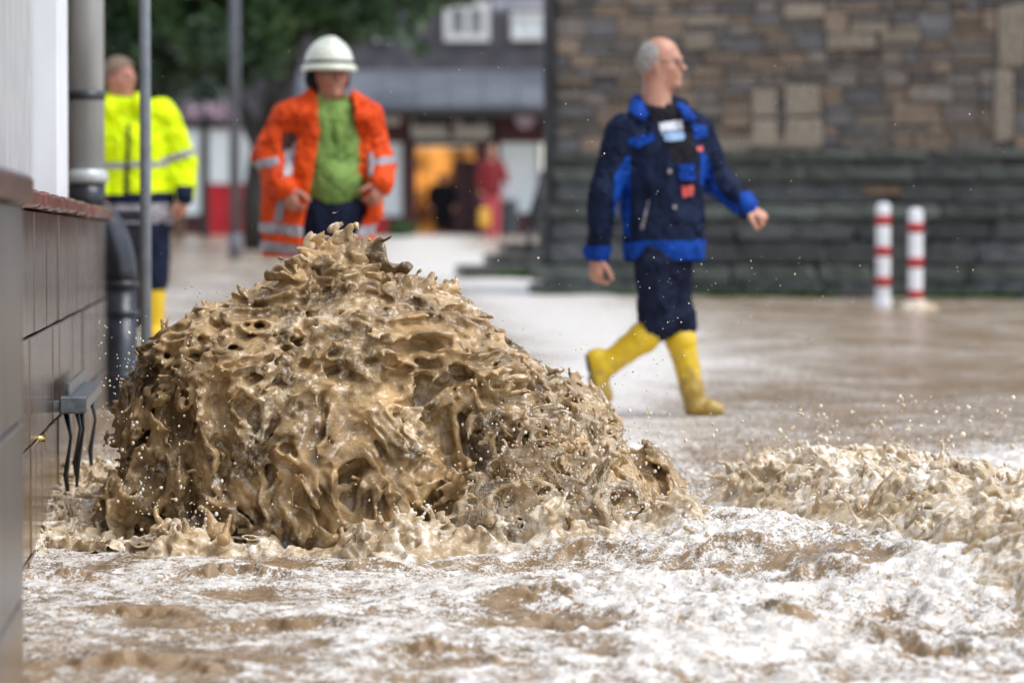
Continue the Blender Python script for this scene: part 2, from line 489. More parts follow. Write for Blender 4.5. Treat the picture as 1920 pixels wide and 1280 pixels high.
# ================================================================== HOUSE AT LEFT (plaster, pilaster)
M_PLASTER = mat("grey_plaster", (.40, .41, .42), (.48, .485, .49), .85, 5, .002, 120)
M_PWHITE = mat("plaster_painted_skylight", (.74, .77, .80), (.80, .83, .86), .7, 4, .001, 100)  # lighter than the wall: skylight on the pilaster put into its colour
M_PDARK = mat("brown_wall_painted_shade", (.16, .13, .12), (.22, .19, .17), .8, 6, .002)  # shadow side of the house, the shade put into its base colour
gh = empty("house", (-2.2, 15, 0), "pale grey plastered house front with a brighter, sky-facing pilaster behind the slab wall", "house")
HA = -.75
c, d = along(HA, 5.0, 14.78, 0, 3.6, 4.7, .35); MB().box(c, d, RZ).build("wall", M_PLASTER, gh)
c, d = along(-.648, 14.80, 15.7, 0, 3.6, 4.7, .35); MB().box(c, d, RZ, .006).build("pilaster", M_PWHITE, gh)
c, d = along(-.82, 15.72, 19.4, 0, 3.0, 6.1, .35); MB().box(c, d, RZ).build("side_wall", M_PDARK, gh)

# ================================================================== DOWNPIPE AND STAND PIPE
M_ZINC = mat("grey_zinc", (.42, .45, .46), (.58, .62, .63), .35, 5, .0008, 60, (1, 1, .4), metal=.15, thr=(.4,.6))
M_IRON = mat("wet_cast_iron", (.028, .032, .040), (.055, .06, .075), .28, 9, .001, 60, metal=.3)
YP = 18.5; R_ = 32.5 * YP / FPX
def zz(py, y): return 1.1 - (py - 444) / FPX * y
gd = empty("rain_downpipe", P(163, 700, YP), "zinc rainwater downpipe with dark iron elbow and stand pipe beside the slab wall", "downpipe")
cx = P(163, 300, YP).x
MB().tube([(cx, YP, 4.2), (cx, YP, zz(342, YP))], R_, 28).build("pipe", M_ZINC, gd)
MB().lathe((cx, YP, 0), [(R_ + .001, zz(318, YP)), (R_ + .016, zz(324, YP)), (R_ + .020, zz(334, YP)), (R_ + .014, zz(343, YP)), (R_ - .01, zz(345, YP))], 28).build("rolled_collar", M_ZINC, gd)
MB().lathe((cx, YP, 0), [(R_ - .004, zz(172, YP)), (R_ + .006, zz(174, YP)), (R_ + .006, zz(188, YP)), (R_ - .004, zz(190, YP))], 28).build("clip_band", M_IRON, gd)
MB().tube([(cx, YP, zz(343, YP)), (cx, YP, zz(400, YP))], R_ + .006, 28).build("iron_socket", M_IRON, gd)
c1 = P(228, 600, YP).x; R2 = 30 * YP / FPX
pts = [Vector((cx, YP, zz(400, YP)))]
for k in range(9):
    t = k / 8; t2 = t * t * (3 - 2 * t)
    pts.append(Vector((cx + (c1 - cx) * (.15 + .85 * math.sin(t * math.pi / 2)), YP, zz(405 + 125 * (1 - math.cos(t * math.pi / 2)), YP))))
MB().tube(pts, R_ * .94, 24).build("elbow", M_IRON, gd)
MB().tube([(c1, YP, zz(528, YP)), (c1, YP, -.1)], R2, 28).build("stand_pipe", M_IRON, gd)
for py in (528, 582, 700):
    MB().lathe((c1, YP, 0), [(R2 - .002, zz(py - 2, YP)), (R2 + .010, zz(py, YP)), (R2 + .010, zz(py + 9, YP)), (R2 - .002, zz(py + 12, YP))], 28).build("pipe_collar", M_IRON, gd)
c, d = (P(238, 500, YP + .35).x, YP + .35, 1.0), (.19, .12, 2.1)
MB().box((c[0] - .03, c[1], zz(520, YP)), (.24, .06, .50), 0, .01).build("backing_panel", M_IRON, gd)
MB().box((c[0] - .03, c[1] - .04, zz(404, YP)), (.25, .05, .05), 0, .008).build("top_bracket", M_IRON, gd)

M_POLE = mat("grey_painted_steel", (.24, .29, .34), (.32, .37, .43), .35, 12, metal=.1)
q = P(271, 700, 16.6)
gl = MB().tube([(q.x + .008, 16.6, -.1), (q.x, 16.6, 5.4)], 10.5 * 16.6 / FPX, 20).build("steel_pole", M_POLE)
tag(gl, "plain light grey steel pole standing beside the downpipe", "pole")

# ================================================================== CHURCH
M_S = [mat("church_stone_grey", (.10, .09, .082), (.22, .19, .165), .75, 7, .008, 30, objrand=.36),
       mat("church_stone_brown", (.15, .112, .082), (.29, .22, .165), .75, 7, .008, 30, objrand=.36),
       mat("church_stone_slate", (.085, .084, .09), (.17, .162, .165), .6, 7, .008, 30, objrand=.4)]
M_SPALE = mat("church_sandstone_pale", (.19, .16, .122), (.33, .285, .225), .8, 6, .006, 30, objrand=.2)
M_SDARK = mat("church_plinth_stone", (.020, .024, .028), (.085, .088, .085), .38, 5, .008, 20, objrand=.5)
M_SMOSS = mat("church_ledge_algae", (.030, .040, .036), (.105, .118, .10), .4, 4, .008, 20, objrand=.35)
M_MORTAR = mat("church_mortar", (.10, .092, .083), (.17, .155, .14), .9, 20, .004)
YC = 37.0
def cy(x): return 37.6 - .33 * (x - .3)            # church face, slightly turned
CRZ = math.atan(-.33)
gc = empty("church", (2.5, 37, 0), "old church wall of rough brown and grey rubble stone with a dark wet stepped plinth", "church")
def cbox(x0, x1, z0, z1, out, dep=.12, bev=.015):
    xm = (x0 + x1) / 2
    n = Vector((math.sin(CRZ), -math.cos(CRZ), 0))
    c = Vector((xm, cy(xm), (z0 + z1) / 2)) + n * (out - dep / 2)
    return c, ((x1 - x0) / math.cos(CRZ), dep, z1 - z0)
def xs_at(px): 
    # x where the pixel column meets the church face
    u = (px - 960) / FPX; return u * (37.6 + .33 * .3) / (1 + .33 * u)
def zs_at(py, x): return CAM_Z - (py - 444) / FPX * cy(x)
X0, X1 = xs_at(1043), xs_at(1920) + 1.6
c, d = cbox(X0 + .02, X1 + 3, .3, 7.4, -.035, 1.2); MB().box(c, d, CRZ).build("wall_core", M_MORTAR, gc)
stones_m = {}
def stone(x0, x1, z0, z1, m, out=0.0, key=None, into=None, dep=.12):
    c, d = cbox(x0 + .006, x1 - .006, z0 + .006, z1 - .006, out, dep)
    if into is not None: into.box(c, d, CRZ, .02); return
    me = stones_m.get((m.name, key))
    if me is None:
        me = unit_block("stone", m, (1, 1, 1), .09, .045, hash((m.name, key)) % 997); stones_m[(m.name, key)] = me
    return shared(me, "stone", gc, c, CRZ, d)
rg = random.Random(21)
zled = 1.1 + (444 - 286) / FPX * YC            # top of plinth mouldings
zone_top = zs_at(-12, 2.5)
special = [(1280, 62, 1337, 96), (1408, 165, 1456, 222), (1408, 224, 1456, 278), (1470, 160, 1536, 220), (1470, 222, 1540, 280), (1468, 8, 1545, 38),
           (1188, 105, 1218, 140), (1868, 8, 1925, 130), (1862, 132, 1900, 270)]
sp = []
for a, b_, c_, e_ in special:
    xa, xb = xs_at(a), xs_at(c_); sp.append((xa, xb, zs_at(e_, xa), zs_at(b_, xa)))
for x0, x1, z0, z1 in sp: stone(x0, x1, z0, z1, M_SPALE, .02 , key=rg.randrange(3))
n_st = 0
z = zled
while z < zone_top:
    hrow = rg.choice([.075, .09, .11, .13, .16, .20]); x = X0
    while x < X1:
        w = rg.uniform(.12, .40) if hrow < .15 else rg.uniform(.18, .5)
        parts_ = [(z, z + hrow)] if (hrow < .12 or rg.random() < .6) else [(z, z + hrow * .5), (z + hrow * .5, z + hrow)]
        vis = x < xs_at(1925)
        for za, zb in parts_:
            segs = [(x, x + w)]
            for (a, b_, c_, e_) in sp:            # leave room for the dressed blocks
                if zb > c_ + .01 and za < e_ - .01:
                    new = []
                    for s0, s1 in segs:
                        if s1 <= a or s0 >= b_: new.append((s0, s1))
                        else:
                            if a - s0 > .05: new.append((s0, a))
                            if s1 - b_ > .05: new.append((b_, s1))
                    segs = new
            for s0, s1 in segs:
                if vis:
                    t = rg.random(); m = M_S[0] if t < .45 else M_S[1] if t < .78 else M_S[2] if t < .96 else M_SPALE
                    stone(s0, s1, za, zb, m, rg.uniform(-.02, .03), key=rg.randrange(5)); n_st += 1
        x += w
    z += hrow
# the rest of the wall, above and beyond the picture, as one part
mb = MB(); 
for (xa, xb, za, zb) in ((X0, X1 + 2.4, zone_top + .02, 7.2), (xs_at(1925) + .3, X1 + 2.4, zled, zone_top)):
    z = za
    while z < zb:
        hrow = rg.choice([.12, .16, .22]); x = xa
        while x < xb:
            w = rg.uniform(.2, .55); c, d = cbox(x + .006, x + w - .006, z + .006, min(z + hrow, zb) - .006, rg.uniform(-.02, .03)); mb.box(c, d, CRZ, .02); x += w
        z += hrow
tag(mb.build("upper_stonework", M_S[0], gc), kind='stuff')
# plinth: long moulded blocks, then big dark ashlars
XL = xs_at(1012)
def course(za, zb, out, m, wlo, whi, x_start):
    x = x_start
    while x < X1 + 1.5:
        w = rg.uniform(wlo, whi); stone(x, min(x + w, X1 + 1.6), za, zb, m, out + rg.uniform(-.01, .01), key=rg.randrange(4), dep=.30); x += w
def zl(py): return 1.1 - (py - 444) / FPX * YC
course(zl(300), zl(284), .05, M_SMOSS, .5, .9, xs_at(1030))
course(zl(316), zl(300), .00, M_SDARK, .5, .9, xs_at(1032))
course(zl(343), zl(316), .11, M_SMOSS, .6, 1.1, xs_at(1026))
course(zl(384), zl(343), .07, M_SDARK, .4, .9, xs_at(1022))
course(zl(412), zl(384), .19, M_SMOSS, .6, 1.2, xs_at(1014))
course(zl(452), zl(412), .14, M_SDARK, .4, .8, xs_at(1012))
course(zl(496), zl(452), .16, M_SDARK, .45, .9, xs_at(1008))
course(zl(530), zl(496), .19, M_SMOSS, .5, .9, xs_at(1004))
course(zl(575), zl(530), .22, M_SDARK, .5, .9, xs_at(1002))
c, d = cbox(XL + .1, X1 + 3, .2, zled, -.01, 1.2); MB().box(c, d, CRZ).build("plinth_core", M_MORTAR, gc)
c, d = cbox(xs_at(1424), xs_at(1500), zl(398), zl(392), .2, .3)
M_ORST = mat("orange_sandstone", (.12, .078, .05), (.18, .115, .07), .7, 10, .004)
c, d = cbox(xs_at(1622), xs_at(1692), zl(368), zl(350), .115, .15); MB().box(c, d, CRZ, .02).build("stone", M_ORST, gc)
# corner pier and its drainpipe
c, d = cbox(xs_at(1022), xs_at(1042), zled, 7.2, -.05, .5); MB().box(c, d, CRZ, .01).build("corner_pier", M_SDARK, gc)
xx = xs_at(1027)
gdp = MB().tube([(xx, cy(xx) - .16, .5), (xx, cy(xx) - .16, 7.2)], .045, 14).build("drainpipe", M_IRON)
tag(gdp, "thin dark drainpipe running up the corner of the stone church wall", "drainpipe")
# algae and weeds along the foot of the wall
M_WEED = mat("weed_green", (.03, .07, .02), (.07, .12, .035), .6, 20)
V = []; F = []
for k in range(2600):
    x = rg.uniform(XL, X1); cl = .5 + .5 * math.sin(x * 2.1 + 1) * math.sin(x * 5.3)
    if rg.random() > cl ** 1.5: continue
    y = cy(x) - .24 - rg.uniform(0, .10); z = float(G(37)) - .02; h_ = rg.uniform(.02, .12); a = rg.uniform(0, 6.3); w = rg.uniform(.01, .03)
    b = len(V); V += [(x - w * math.cos(a), y - w * math.sin(a), z), (x + w * math.cos(a), y + w * math.sin(a), z), (x + rg.uniform(-.04, .04), y - rg.uniform(0, .04), z + h_)]
    F.append((b, b + 1, b + 2))
tag(MB().add(V, F).build("wall_foot_weeds", M_WEED), kind='stuff')
# steps at the church corner, with a handrail
M_STEP = mat("wet_mossy_step_stone", (.035, .036, .033), (.085, .085, .075), .4, 6, .005, 30, objrand=.2)
gst = empty("church_steps", (-.1, 42, 0), "three low dark mossy stone steps at the corner of the church", "steps")
for a, b_, py0, py1, yy in ((858, 1010, 520, 497, 43.6), (912, 1016, 500, 476, 44.3), (940, 1020, 480, 455, 45.2)):
    xa, xb = P(a, 0, yy).x, P(b_, 0, yy).x; za, zb = zz(py0, yy), zz(py1, yy)
    MB().box(((xa + xb) / 2 , yy + .6, (za + zb) / 2 - .01), (xb - xa, 1.2, zb - za + .02), .08, .02).build("step", M_STEP, gst)
M_DARKM = mat("dark_painted_metal", (.02, .022, .026), (.04, .042, .048), .4, 20, metal=.3)
ghr = empty("handrail", P(990, 440, 44.5), "dark sloping metal handrail above the church steps", "handrail")
MB().tube([P(1022, 322, 44.5), P(992, 425, 44.5)], .045, 10).build("rail", M_DARKM, ghr)
MB().tube([P(992, 425, 44.5), P(992, 485, 44.5)], .035, 10).build("post", M_DARKM, ghr)
MB().tube([P(1016, 342, 44.5), P(1016, 480, 44.5)], .035, 10).build("post", M_DARKM, ghr)

# ================================================================== BOLLARDS
M_BW = mat("white_bollard_paint", (.68, .70, .74), (.78, .79, .82), .4, 6)
M_BR = mat("red_bollard_band", (.36, .006, .008), (.42, .010, .012), .4, 6)
def bollard(px, py_top, yy, bands, label):
    z0 = float(G(yy)) - .12; x = P(px, 0, yy).x; z1 = zz(py_top, yy); r = .064
    g = empty("bollard", (x, yy, z0), label, "bollard", "red and white bollards in front of the church")
    MB().lathe((x, yy, 0), [(r, z0), (r, z1 - .045), (r * .93, z1 - .02), (r * .7, z1 - .006), (.001, z1)], 24).build("post", M_BW, g)
    for py in bands:
        zc = zz(py, yy); hh = .044
        MB().lathe((x, yy, 0), [(r - .002, zc - hh - .001), (r + .003, zc - hh), (r + .003, zc + hh), (r - .002, zc + hh + .001)], 24).build("red_band", M_BR, g)
    MB().lathe((x, yy, 0), [(r + .016, z0), (r + .014, z0 + .16), (r + .001, z0 + .20)], 24).build("foot_sleeve", M_BW, g)
    return g
bollard(1657, 380, 34.0, (413, 471, 528), "left one of two red and white bollards in front of the church, standing clear")
bollard(1718, 390, 33.4, (427, 492, 553), "right one of two red and white bollards, with muddy water piled round its foot")

# ================================================================== FAR BUILDINGS
YB = 79.0
M_RENDER = mat("slate_clad_wall", (.055, .053, .063), (.105, .10, .115), .7, 2.5, .01, 12, objrand=.1)
M_DRED = mat("dark_red_shop_front", (.05, .010, .014), (.085, .018, .022), .5, 5)
M_GLASSW = mat("shop_window_painted_sky", (.74, .84, .88), (.80, .88, .92), .2, 2, spec=.6)  # sky reflection painted as a pale base colour
M_WFRAME = mat("white_window_frame", (.55, .56, .56), (.68, .69, .69), .6, 4)
M_ROOF = mat("grey_slate_canopy", (.09, .10, .125), (.17, .185, .215), .35, 1.2, .01, 10, (.5, 1, 1))
M_TRIM_SHADOW = mat("dark_trim_and_shadow", (.014, .012, .014), (.022, .02, .022), .5, 5)
M_WARM = mat("glowing_shop_interior", (.05, .018, .006), (.85, .38, .085), .8, 1.3, (0), 60, emit=(1,), emit_s=.55, thr=(.42, .6))  # indoor light put into the wall colour and its emission
M_SIGNT = mat("white_sign_letters", (.62, .60, .58), (.72, .70, .68), .6, 5)
M_BLUE = mat("blue_sign_board", (.14, .17, .27), (.19, .22, .33), .5, 5)
M_PURP = mat("pale_purple_sign", (.50, .42, .60), (.66, .60, .76), .5, 3)
M_REDP = mat("bright_red_panel", (.50, .008, .02), (.58, .015, .03), .5, 3)
def fb(name, m, x0, y0, x1, y1, front, dep, parent, bev=.01, yy=YB):
    """box seen between two pixel corners, its front face at distance yy - front"""
    yf = yy - front; a = P(x0, y0, yf); b = P(x1, y1, yf)
    return MB().box(((a.x + b.x) / 2, yf + dep / 2, (a.z + b.z) / 2), (abs(b.x - a.x), dep, abs(a.z - b.z)), 0, bev).build(name, m, parent)
gsb = empty("shop_building", (-1, YB, 1.14), "far grey slate-clad building with a dark red shop front and lit doorway", "shop")
fb("upper_wall", M_RENDER, 560, -700, 1130, 140, 0, 8, gsb)
a, b_ = P(560, 205, YB), P(1130, 132, YB)
s = MB(); y0, y1 = YB - 1.5, YB - .05
s.add([(a.x, y0, a.z), (b_.x, y0, a.z), (b_.x, y1, b_.z), (a.x, y1, b_.z), (a.x, y0, a.z - .12), (b_.x, y0, a.z - .12), (b_.x, y1, a.z - .12), (a.x, y1, a.z - .12)],
      [(0, 1, 2, 3), (4, 5, 1, 0), (7, 6, 5, 4), (4, 0, 3, 7), (1, 5, 6, 2)])
s.build("canopy_roof", M_ROOF, gsb)
for k in range(9):
    xk = a.x + (b_.x - a.x) * (k + .5) / 9
    MB().add([(xk - .03, y0 - .01, a.z + .03), (xk + .03, y0 - .01, a.z + .03), (xk + .03, y1, b_.z + .04), (xk - .03, y1, b_.z + .04)], [(0, 1, 2, 3)]).build("roof_seam", M_ROOF, gsb)
fb("canopy_shadow_strip", M_TRIM_SHADOW, 560, 203, 1130, 218, 1.6, .25, gsb)  # dark strip standing in for the shadow below the canopy edge
fb("fascia", M_DRED, 690, 217, 1130, 268, .05, .3, gsb)
fb("sign_backing", M_TRIM_SHADOW, 766, 218, 930, 268, .10, .04, gsb)
# worn white sign lettering: two words, unreadable at this blur, as loose strokes
rgs = random.Random(3)
for x0, x1 in ((772, 842), (852, 922)):
    x = x0
    while x < x1 - 6:
        w = rgs.uniform(8, 12); tall = rgs.random() < .35 or x == x0
        top = 226 if tall else 236
        st = MB(); A = P(x, 256, YB - .13); B = P(x + w * .75, top, YB - .13)
        st.box((A.x + .02, YB - .13, (A.z + B.z) / 2), (.045, .03, B.z - A.z))
        st.box((B.x - .02, YB - .13, (A.z + B.z) / 2 - (.06 if tall else 0)), (.045, .03, (B.z - A.z) * (.6 if tall else 1)))
        st.box(((A.x + B.x) / 2, YB - .128, A.z + (.03 if rgs.random() < .6 else .16)), (B.x - A.x, .03, .05))
        st.box(((A.x + B.x) / 2, YB - .132, A.z + .19), (B.x - A.x, .03, .045))
        st.build("sign_letter", M_SIGNT, gsb); x += w
fb("sign_underline_board", M_SIGNT, 775, 257, 918, 261, .12, .02, gsb, .002)
a = P(985, 222, YB); 
MB().tube([(a.x, YB - .12, a.z), (a.x, YB - .16, a.z)], .21, 24).build("round_sign", M_PURP, gsb)
fb("wall_sign", M_SIGNT, 696, 212, 750, 234, .1, .06, gsb)
for x0, x1 in ((754, 779), (890, 936)): fb("door_jamb", M_DRED, x0, 262, x1, 442, .05, .5, gsb)
fb("door_lintel", M_TRIM_SHADOW, 779, 262, 890, 274, 0, .5, gsb)
# room behind the open door, its lighting painted as patchy glowing walls
A = P(770, 268, YB); B = P(900, 443, YB)
s = MB()
for vs in ([(A.x, YB + .5, B.z), (A.x, YB + 4, B.z), (A.x, YB + 4, A.z), (A.x, YB + .5, A.z)],
           [(A.x, YB + 4, B.z), (B.x, YB + 4, B.z), (B.x, YB + 4, A.z), (A.x, YB + 4, A.z)]): s.add(vs, [(0, 1, 2, 3)])
s.build("glowing_room_wall", M_WARM, gsb)
fb("open_door_leaf", M_DRED, 850, 300, 892, 441, -.6, .08, gsb)
fb("display_shelf", M_DRED, 832, 355, 866, 441, -1.2, .4, gsb)
def window(parent, x0, y0, x1, y1, fr=6, mull=0, m=None, front=.06, yy=YB, pane=None):
    f = MB(); yf = yy - front
    def bar(a0, b0, a1, b1):
        A = P(a0, b0, yf); B = P(a1, b1, yf); f.box(((A.x + B.x) / 2, yf, (A.z + B.z) / 2), (abs(B.x - A.x), .08, abs(A.z - B.z)))
    bar(x0, y0, x1, y0 + fr); bar(x0, y1 - fr, x1, y1); bar(x0, y0 + fr, x0 + fr, y1 - fr); bar(x1 - fr, y0 + fr, x1, y1 - fr)
    for k in range(mull):
        xm = x0 + (x1 - x0) * (k + 1) / (mull + 1); bar(xm - fr / 3, y0 + fr, xm + fr / 3, y1 - fr)
    w = f.build("window", m or M_WFRAME, parent)
    off = parent.location
    A = P(x0 + fr, y0 + fr, yf); B = P(x1 - fr, y1 - fr, yf)
    MB().box(((A.x + B.x) / 2, yf + .03, (A.z + B.z) / 2), (abs(B.x - A.x), .02, abs(A.z - B.z))).build("pane", pane or M_GLASSW, w)
    return w
M_PANED = mat("dark_window_pane", (.10, .12, .13), (.20, .22, .23), .1, 2, spec=.8)
window(gsb, 698, 238, 757, 408, 3, 0, M_DRED)
window(gsb, 934, 236, 1013, 402, 3, 0, M_DRED)
fb("stall_riser", M_DRED, 690, 406, 756, 443, .05, .3, gsb)
fb("stall_riser", M_DRED, 930, 400, 1130, 443, .05, .3, gsb)
window(gsb, 832, 4, 918, 78, 14, 1, None, .06, YB, M_PANED)
window(gsb, 958, 24, 1024, 76, 10, 1, None, .06, YB)
window(gsb, 700, 46, 736, 78, 6, 0, None)
g_sg = empty("street_sign", P(978, 10, YB - 2.2), "blue-grey board sign with white lettering high on the slate building", "sign")
fb("board", M_BLUE, 920, -6, 1036, 22, 2.2, .05, g_sg)
for k in range(11):
    xk = 928 + k * 9.4
    fb("letter", M_SIGNT, xk, 4, xk + rgs.uniform(4, 7), 16 - rgs.choice([0, 0, 3]), 2.24, .03, g_sg, .001)

ghl = empty("corner_shop", (-6, YB, 1.14), "slate-clad building with white shop windows and red panels, behind the lamp post", "shop")
fb("upper_wall", M_RENDER, -900, -700, 556, 232, -1.0, 8, ghl)
fb("ground_floor_wall", M_DRED, -900, 234, 690, 443, -.9, 1.0, ghl)
window(ghl, 336, 240, 377, 402, 2, 0, M_WFRAME, -.8)
window(ghl, 392, 240, 472, 344, 2, 1, M_WFRAME, -.8)
fb("red_panel", M_REDP, 392, 344, 430, 441, -.8, .1, ghl)
fb("red_panel", M_REDP, 434, 344, 474, 441, -.8, .1, ghl)
fb("red_panel", M_REDP, 690, 405, 726, 441, .2, .1, ghl)
fb("pergola_beam", M_TRIM_SHADOW, 318, 228, 480, 241, .8, .2, ghl)
for a0, a1 in ((376, 391),): fb("pergola_post", M_TRIM_SHADOW, a0, 238, a1, 462, 5.0, .15, ghl)
M_WOOD = mat("brown_wood_post", (.10, .06, .035), (.16, .10, .06), .7, 6)
gwp = fb("wooden_post", M_WOOD, 326, 372, 344, 466, 8.0, .2, None); tag(gwp, "short brown wooden post by the yellow jacketed worker's hand", "post")
# flower boxes over the beam
M_FLOW = mat("pinkish_flowers", (.30, .20, .28), (.48, .38, .46), .7, 6)
gfl = empty("flower_box", P(400, 228, YB - .8), "planter of faded pink and lilac flowers on the dark beam above the white windows", "flowers")
fb("trough", M_TRIM_SHADOW, 330, 222, 470, 230, .9, .3, gfl)
s = MB(); 
for k in range(500):
    cxp = rg.choice([352, 398, 408, 440, 448, 360]) + rg.gauss(0, 10); q = P(cxp, 212 + rg.gauss(0, 8), YB - .9 + rg.uniform(-.15, .15)); r = rg.uniform(.03, .06)
    a = Vector((rg.gauss(0, 1), rg.gauss(0, 1), rg.gauss(0, 1))).normalized() * r; b_ = a.orthogonal().normalized() * r
    s.add([q + a, q + b_, q - a, q - b_], [(0, 1, 2, 3)])
tag(s.build("blossoms", M_FLOW, gfl), kind='stuff')

# lamp post
yl = 54.6; x = P(440, 0, yl).x
glp = empty("lamp_post", (x, yl, float(G(yl))), "dark grey lamp post standing left of the firefighter", "lamp post")
M_LP = mat("dark_grey_lamp_paint", (.085, .09, .105), (.12, .125, .145), .45, 6, metal=.2)
MB().tube([(x, yl, .7), (x, yl, 6.3)], .070, 16).build("shaft", M_LP, glp)
MB().tube([(x, yl, .7), (x, yl, 1.15)], .095, 16).build("base", M_LP, glp)
MB().lathe((x, yl, 0), [(.07, 6.3), (.22, 6.45), (.25, 6.7), (.10, 6.85), (.01, 6.9)], 16).build("lantern", M_SIGNT, glp)

# bin, hedge by the shop
M_BIN = mat("dark_blue_grey_bin", (.035, .045, .06), (.06, .075, .095), .5, 6)
gbn = empty("litter_bin", P(952, 440, 75.5), "dark blue-grey rubbish bin beside the person in the red jacket", "bin")
q = P(952, 440, 75.5); MB().lathe((q.x, q.y, q.z), [(.15, 0), (.19, .1), (.20, .6), (.205, .62)], 18).build("body", M_BIN, gbn)
MB().lathe((q.x, q.y, q.z), [(.215, .62), (.215, .66), (.12, .70), (.01, .71)], 18).build("lid", M_BIN, gbn)
def leaf_cloud(name, blobs, m, n, size, parent=None, seed=1, droop=.0):
    """many small leaf faces through the volume of the blobs: (centre, radii)"""
    rr = np.random.default_rng(seed); vol = np.array([b[1][0] * b[1][1] * b[1][2] for b in blobs]); cnt = (vol / vol.sum() * n).astype(int) + 8
    Vs = []
    for (c, r), k in zip(blobs, cnt):
        d = rr.normal(size=(k, 3)); d /= np.linalg.norm(d, axis=1, keepdims=True)
        p = np.array(c) + d * np.array(r) * (rr.random((k, 1)) ** .45)
        Vs.append(p)
    p = np.concatenate(Vs); keep = noise(p * (2.2 / (size * 12)), seed) > -.10; p = p[keep]
    k = len(p); a = rr.normal(size=(k, 3)); a /= np.linalg.norm(a, axis=1, keepdims=True)
    b = np.cross(a, rr.normal(size=(k, 3))); b /= np.linalg.norm(b, axis=1, keepdims=True)
    s_ = size * rr.uniform(.6, 1.3, (k, 1))
    V = np.stack([p + a * s_, p + b * s_ * .5, p - a * s_, p - b * s_ * .5], 1).reshape(-1, 3)
    return mesh_np(name, V, np.arange(4 * k).reshape(k, 4), m, parent, smooth=False)
M_LEAF = mat("leaf_green", (.022, .052, .024), (.060, .125, .038), .5, .9, thr=(.42, .62), detail=3)
M_LEAF2 = mat("leaf_dark_green", (.022, .052, .032), (.045, .098, .052), .5, .8, thr=(.4, .65), detail=3)
M_BUSH = mat("bush_green", (.03, .08, .015), (.06, .13, .03), .6, 5)
M_BARK = mat("dark_bark", (.018, .016, .014), (.045, .04, .035), .8, 6, .02, 15)
gsh = empty("shrub", P(755, 443, 76.5), "small round green shrub to the left of the lit shop doorway", "shrub")
q = P(757, 428, 76.5); leaf_cloud("foliage", [((q.x, q.y, q.z), (.30, .25, .18)), ((q.x - .15, q.y, q.z - .1), (.22, .2, .15))], M_BUSH, 1500, .035, gsh, 3)
MB().tube([q + Vector((0, 0, -.25)), q], .03, 8).build("stem", M_BARK, gsh)
gsh = empty("shrub", P(965, 505, 43.2), "low patch of green plants growing at the foot of the church steps", "plant")
q = P(968, 512, 43.2); leaf_cloud("foliage", [((q.x, q.y, q.z), (.22, .12, .05))], M_BUSH, 900, .025, gsh, 4)
# trees: trunk, limbs, crown
def tree(px, yy, trunk_r, blobs, n, size, label, m, seed, top):
    x = P(px, 0, yy).x; z0 = float(G(yy)) - .1
    g = empty("tree", (x, yy, z0), label, "tree")
    r_ = random.Random(seed)
    pts = [Vector((x + r_.gauss(0, .05) * k, yy, z0 + (top - z0) * k / 5)) for k in range(6)]
    tm = MB().tube(pts, [trunk_r * (1 - .12 * k) for k in range(6)], 12)
    for k in range(9):
        st = pts[2 + k % 4]; b = blobs[k % len(blobs)][0]
        tm.tube([st, st.lerp(Vector(b), .5) + Vector((0, 0, .2)), Vector(b)], [trunk_r * .4, trunk_r * .25, trunk_r * .1], 8)
    tm.build("trunk", M_BARK, g)
    leaf_cloud("crown", blobs, m, n, size, g, seed)
    return g
def bl(lst, yy):
    rr = random.Random(len(lst)); o = []
    for px, py, r in lst:
        rad = r * yy / FPX; q = P(px, py, yy + rr.uniform(-1.2, 1.2)); o.append((tuple(q), (rad, rad * 1.1, rad * .8)))
    return o
y_t = 62
tree(478, y_t, .19, bl([(330, 40, 80), (250, 60, 80), (400, 80, 75), (470, 60, 90), (540, 30, 90), (620, 20, 90), (690, 35, 60), (480, -60, 160), (640, -70, 150), (320, -70, 150), (770, -30, 90), (860, -40, 70), (430, 130, 45), (355, 120, 45), (200, -20, 120), (760, 50, 42), (790, 95, 22), (560, 90, 42), (270, 100, 60), (380, 30, 90), (450, 120, 55), (300, 130, 50), (500, 100, 60), (620, 70, 50)], y_t),
     26000, .12, "broad dark green tree whose crown hangs over the street behind the firefighter", M_LEAF, 5, 5.2)
y_t2 = 70
tree(235, y_t2, .17, bl([(230, 110, 90), (290, 150, 60), (180, 60, 110), (300, 20, 100), (400, -30, 120), (230, -80, 160), (385, 170, 36), (330, 190, 30)], y_t2),
     15000, .13, "darker tree with a dense crown behind the worker in the yellow jacket", M_LEAF2, 6, 5.0)
# shops and roofs across the whole street end, so that nothing bright shows through at the sides
# ================================================================== PEOPLE
def inpoly(px, py, poly):
    r = np.zeros(px.shape, bool); n = len(poly); j = n - 1
    for i in range(n):
        xi, yi = poly[i]; xj, yj = poly[j]
        if yi != yj: r ^= ((yi > py) != (yj > py)) & (px < (xj - xi) * (py - yi) / (yj - yi) + xi)
        j = i
    return r
def region(poly, ymax=1e9, ymin=-1e9):
    def f(V):
        a, b = pix(V[:, 0], V[:, 1], V[:, 2]); return inpoly(a, b, poly) & (V[:, 1] < ymax) & (V[:, 1] > ymin)
    return f
def anyof(*fs):
    return lambda V: np.logical_or.reduce([f(V) for f in fs])
def cut(fd, mask):
    """carve away the samples inside the mask"""
    I, p = fd.near(.5); m = mask(p); ii = tuple(a[m] for a in I); fd.F[ii] = np.maximum(fd.F[ii], fd.h * .6)
UP = Vector((0, 0, 1))
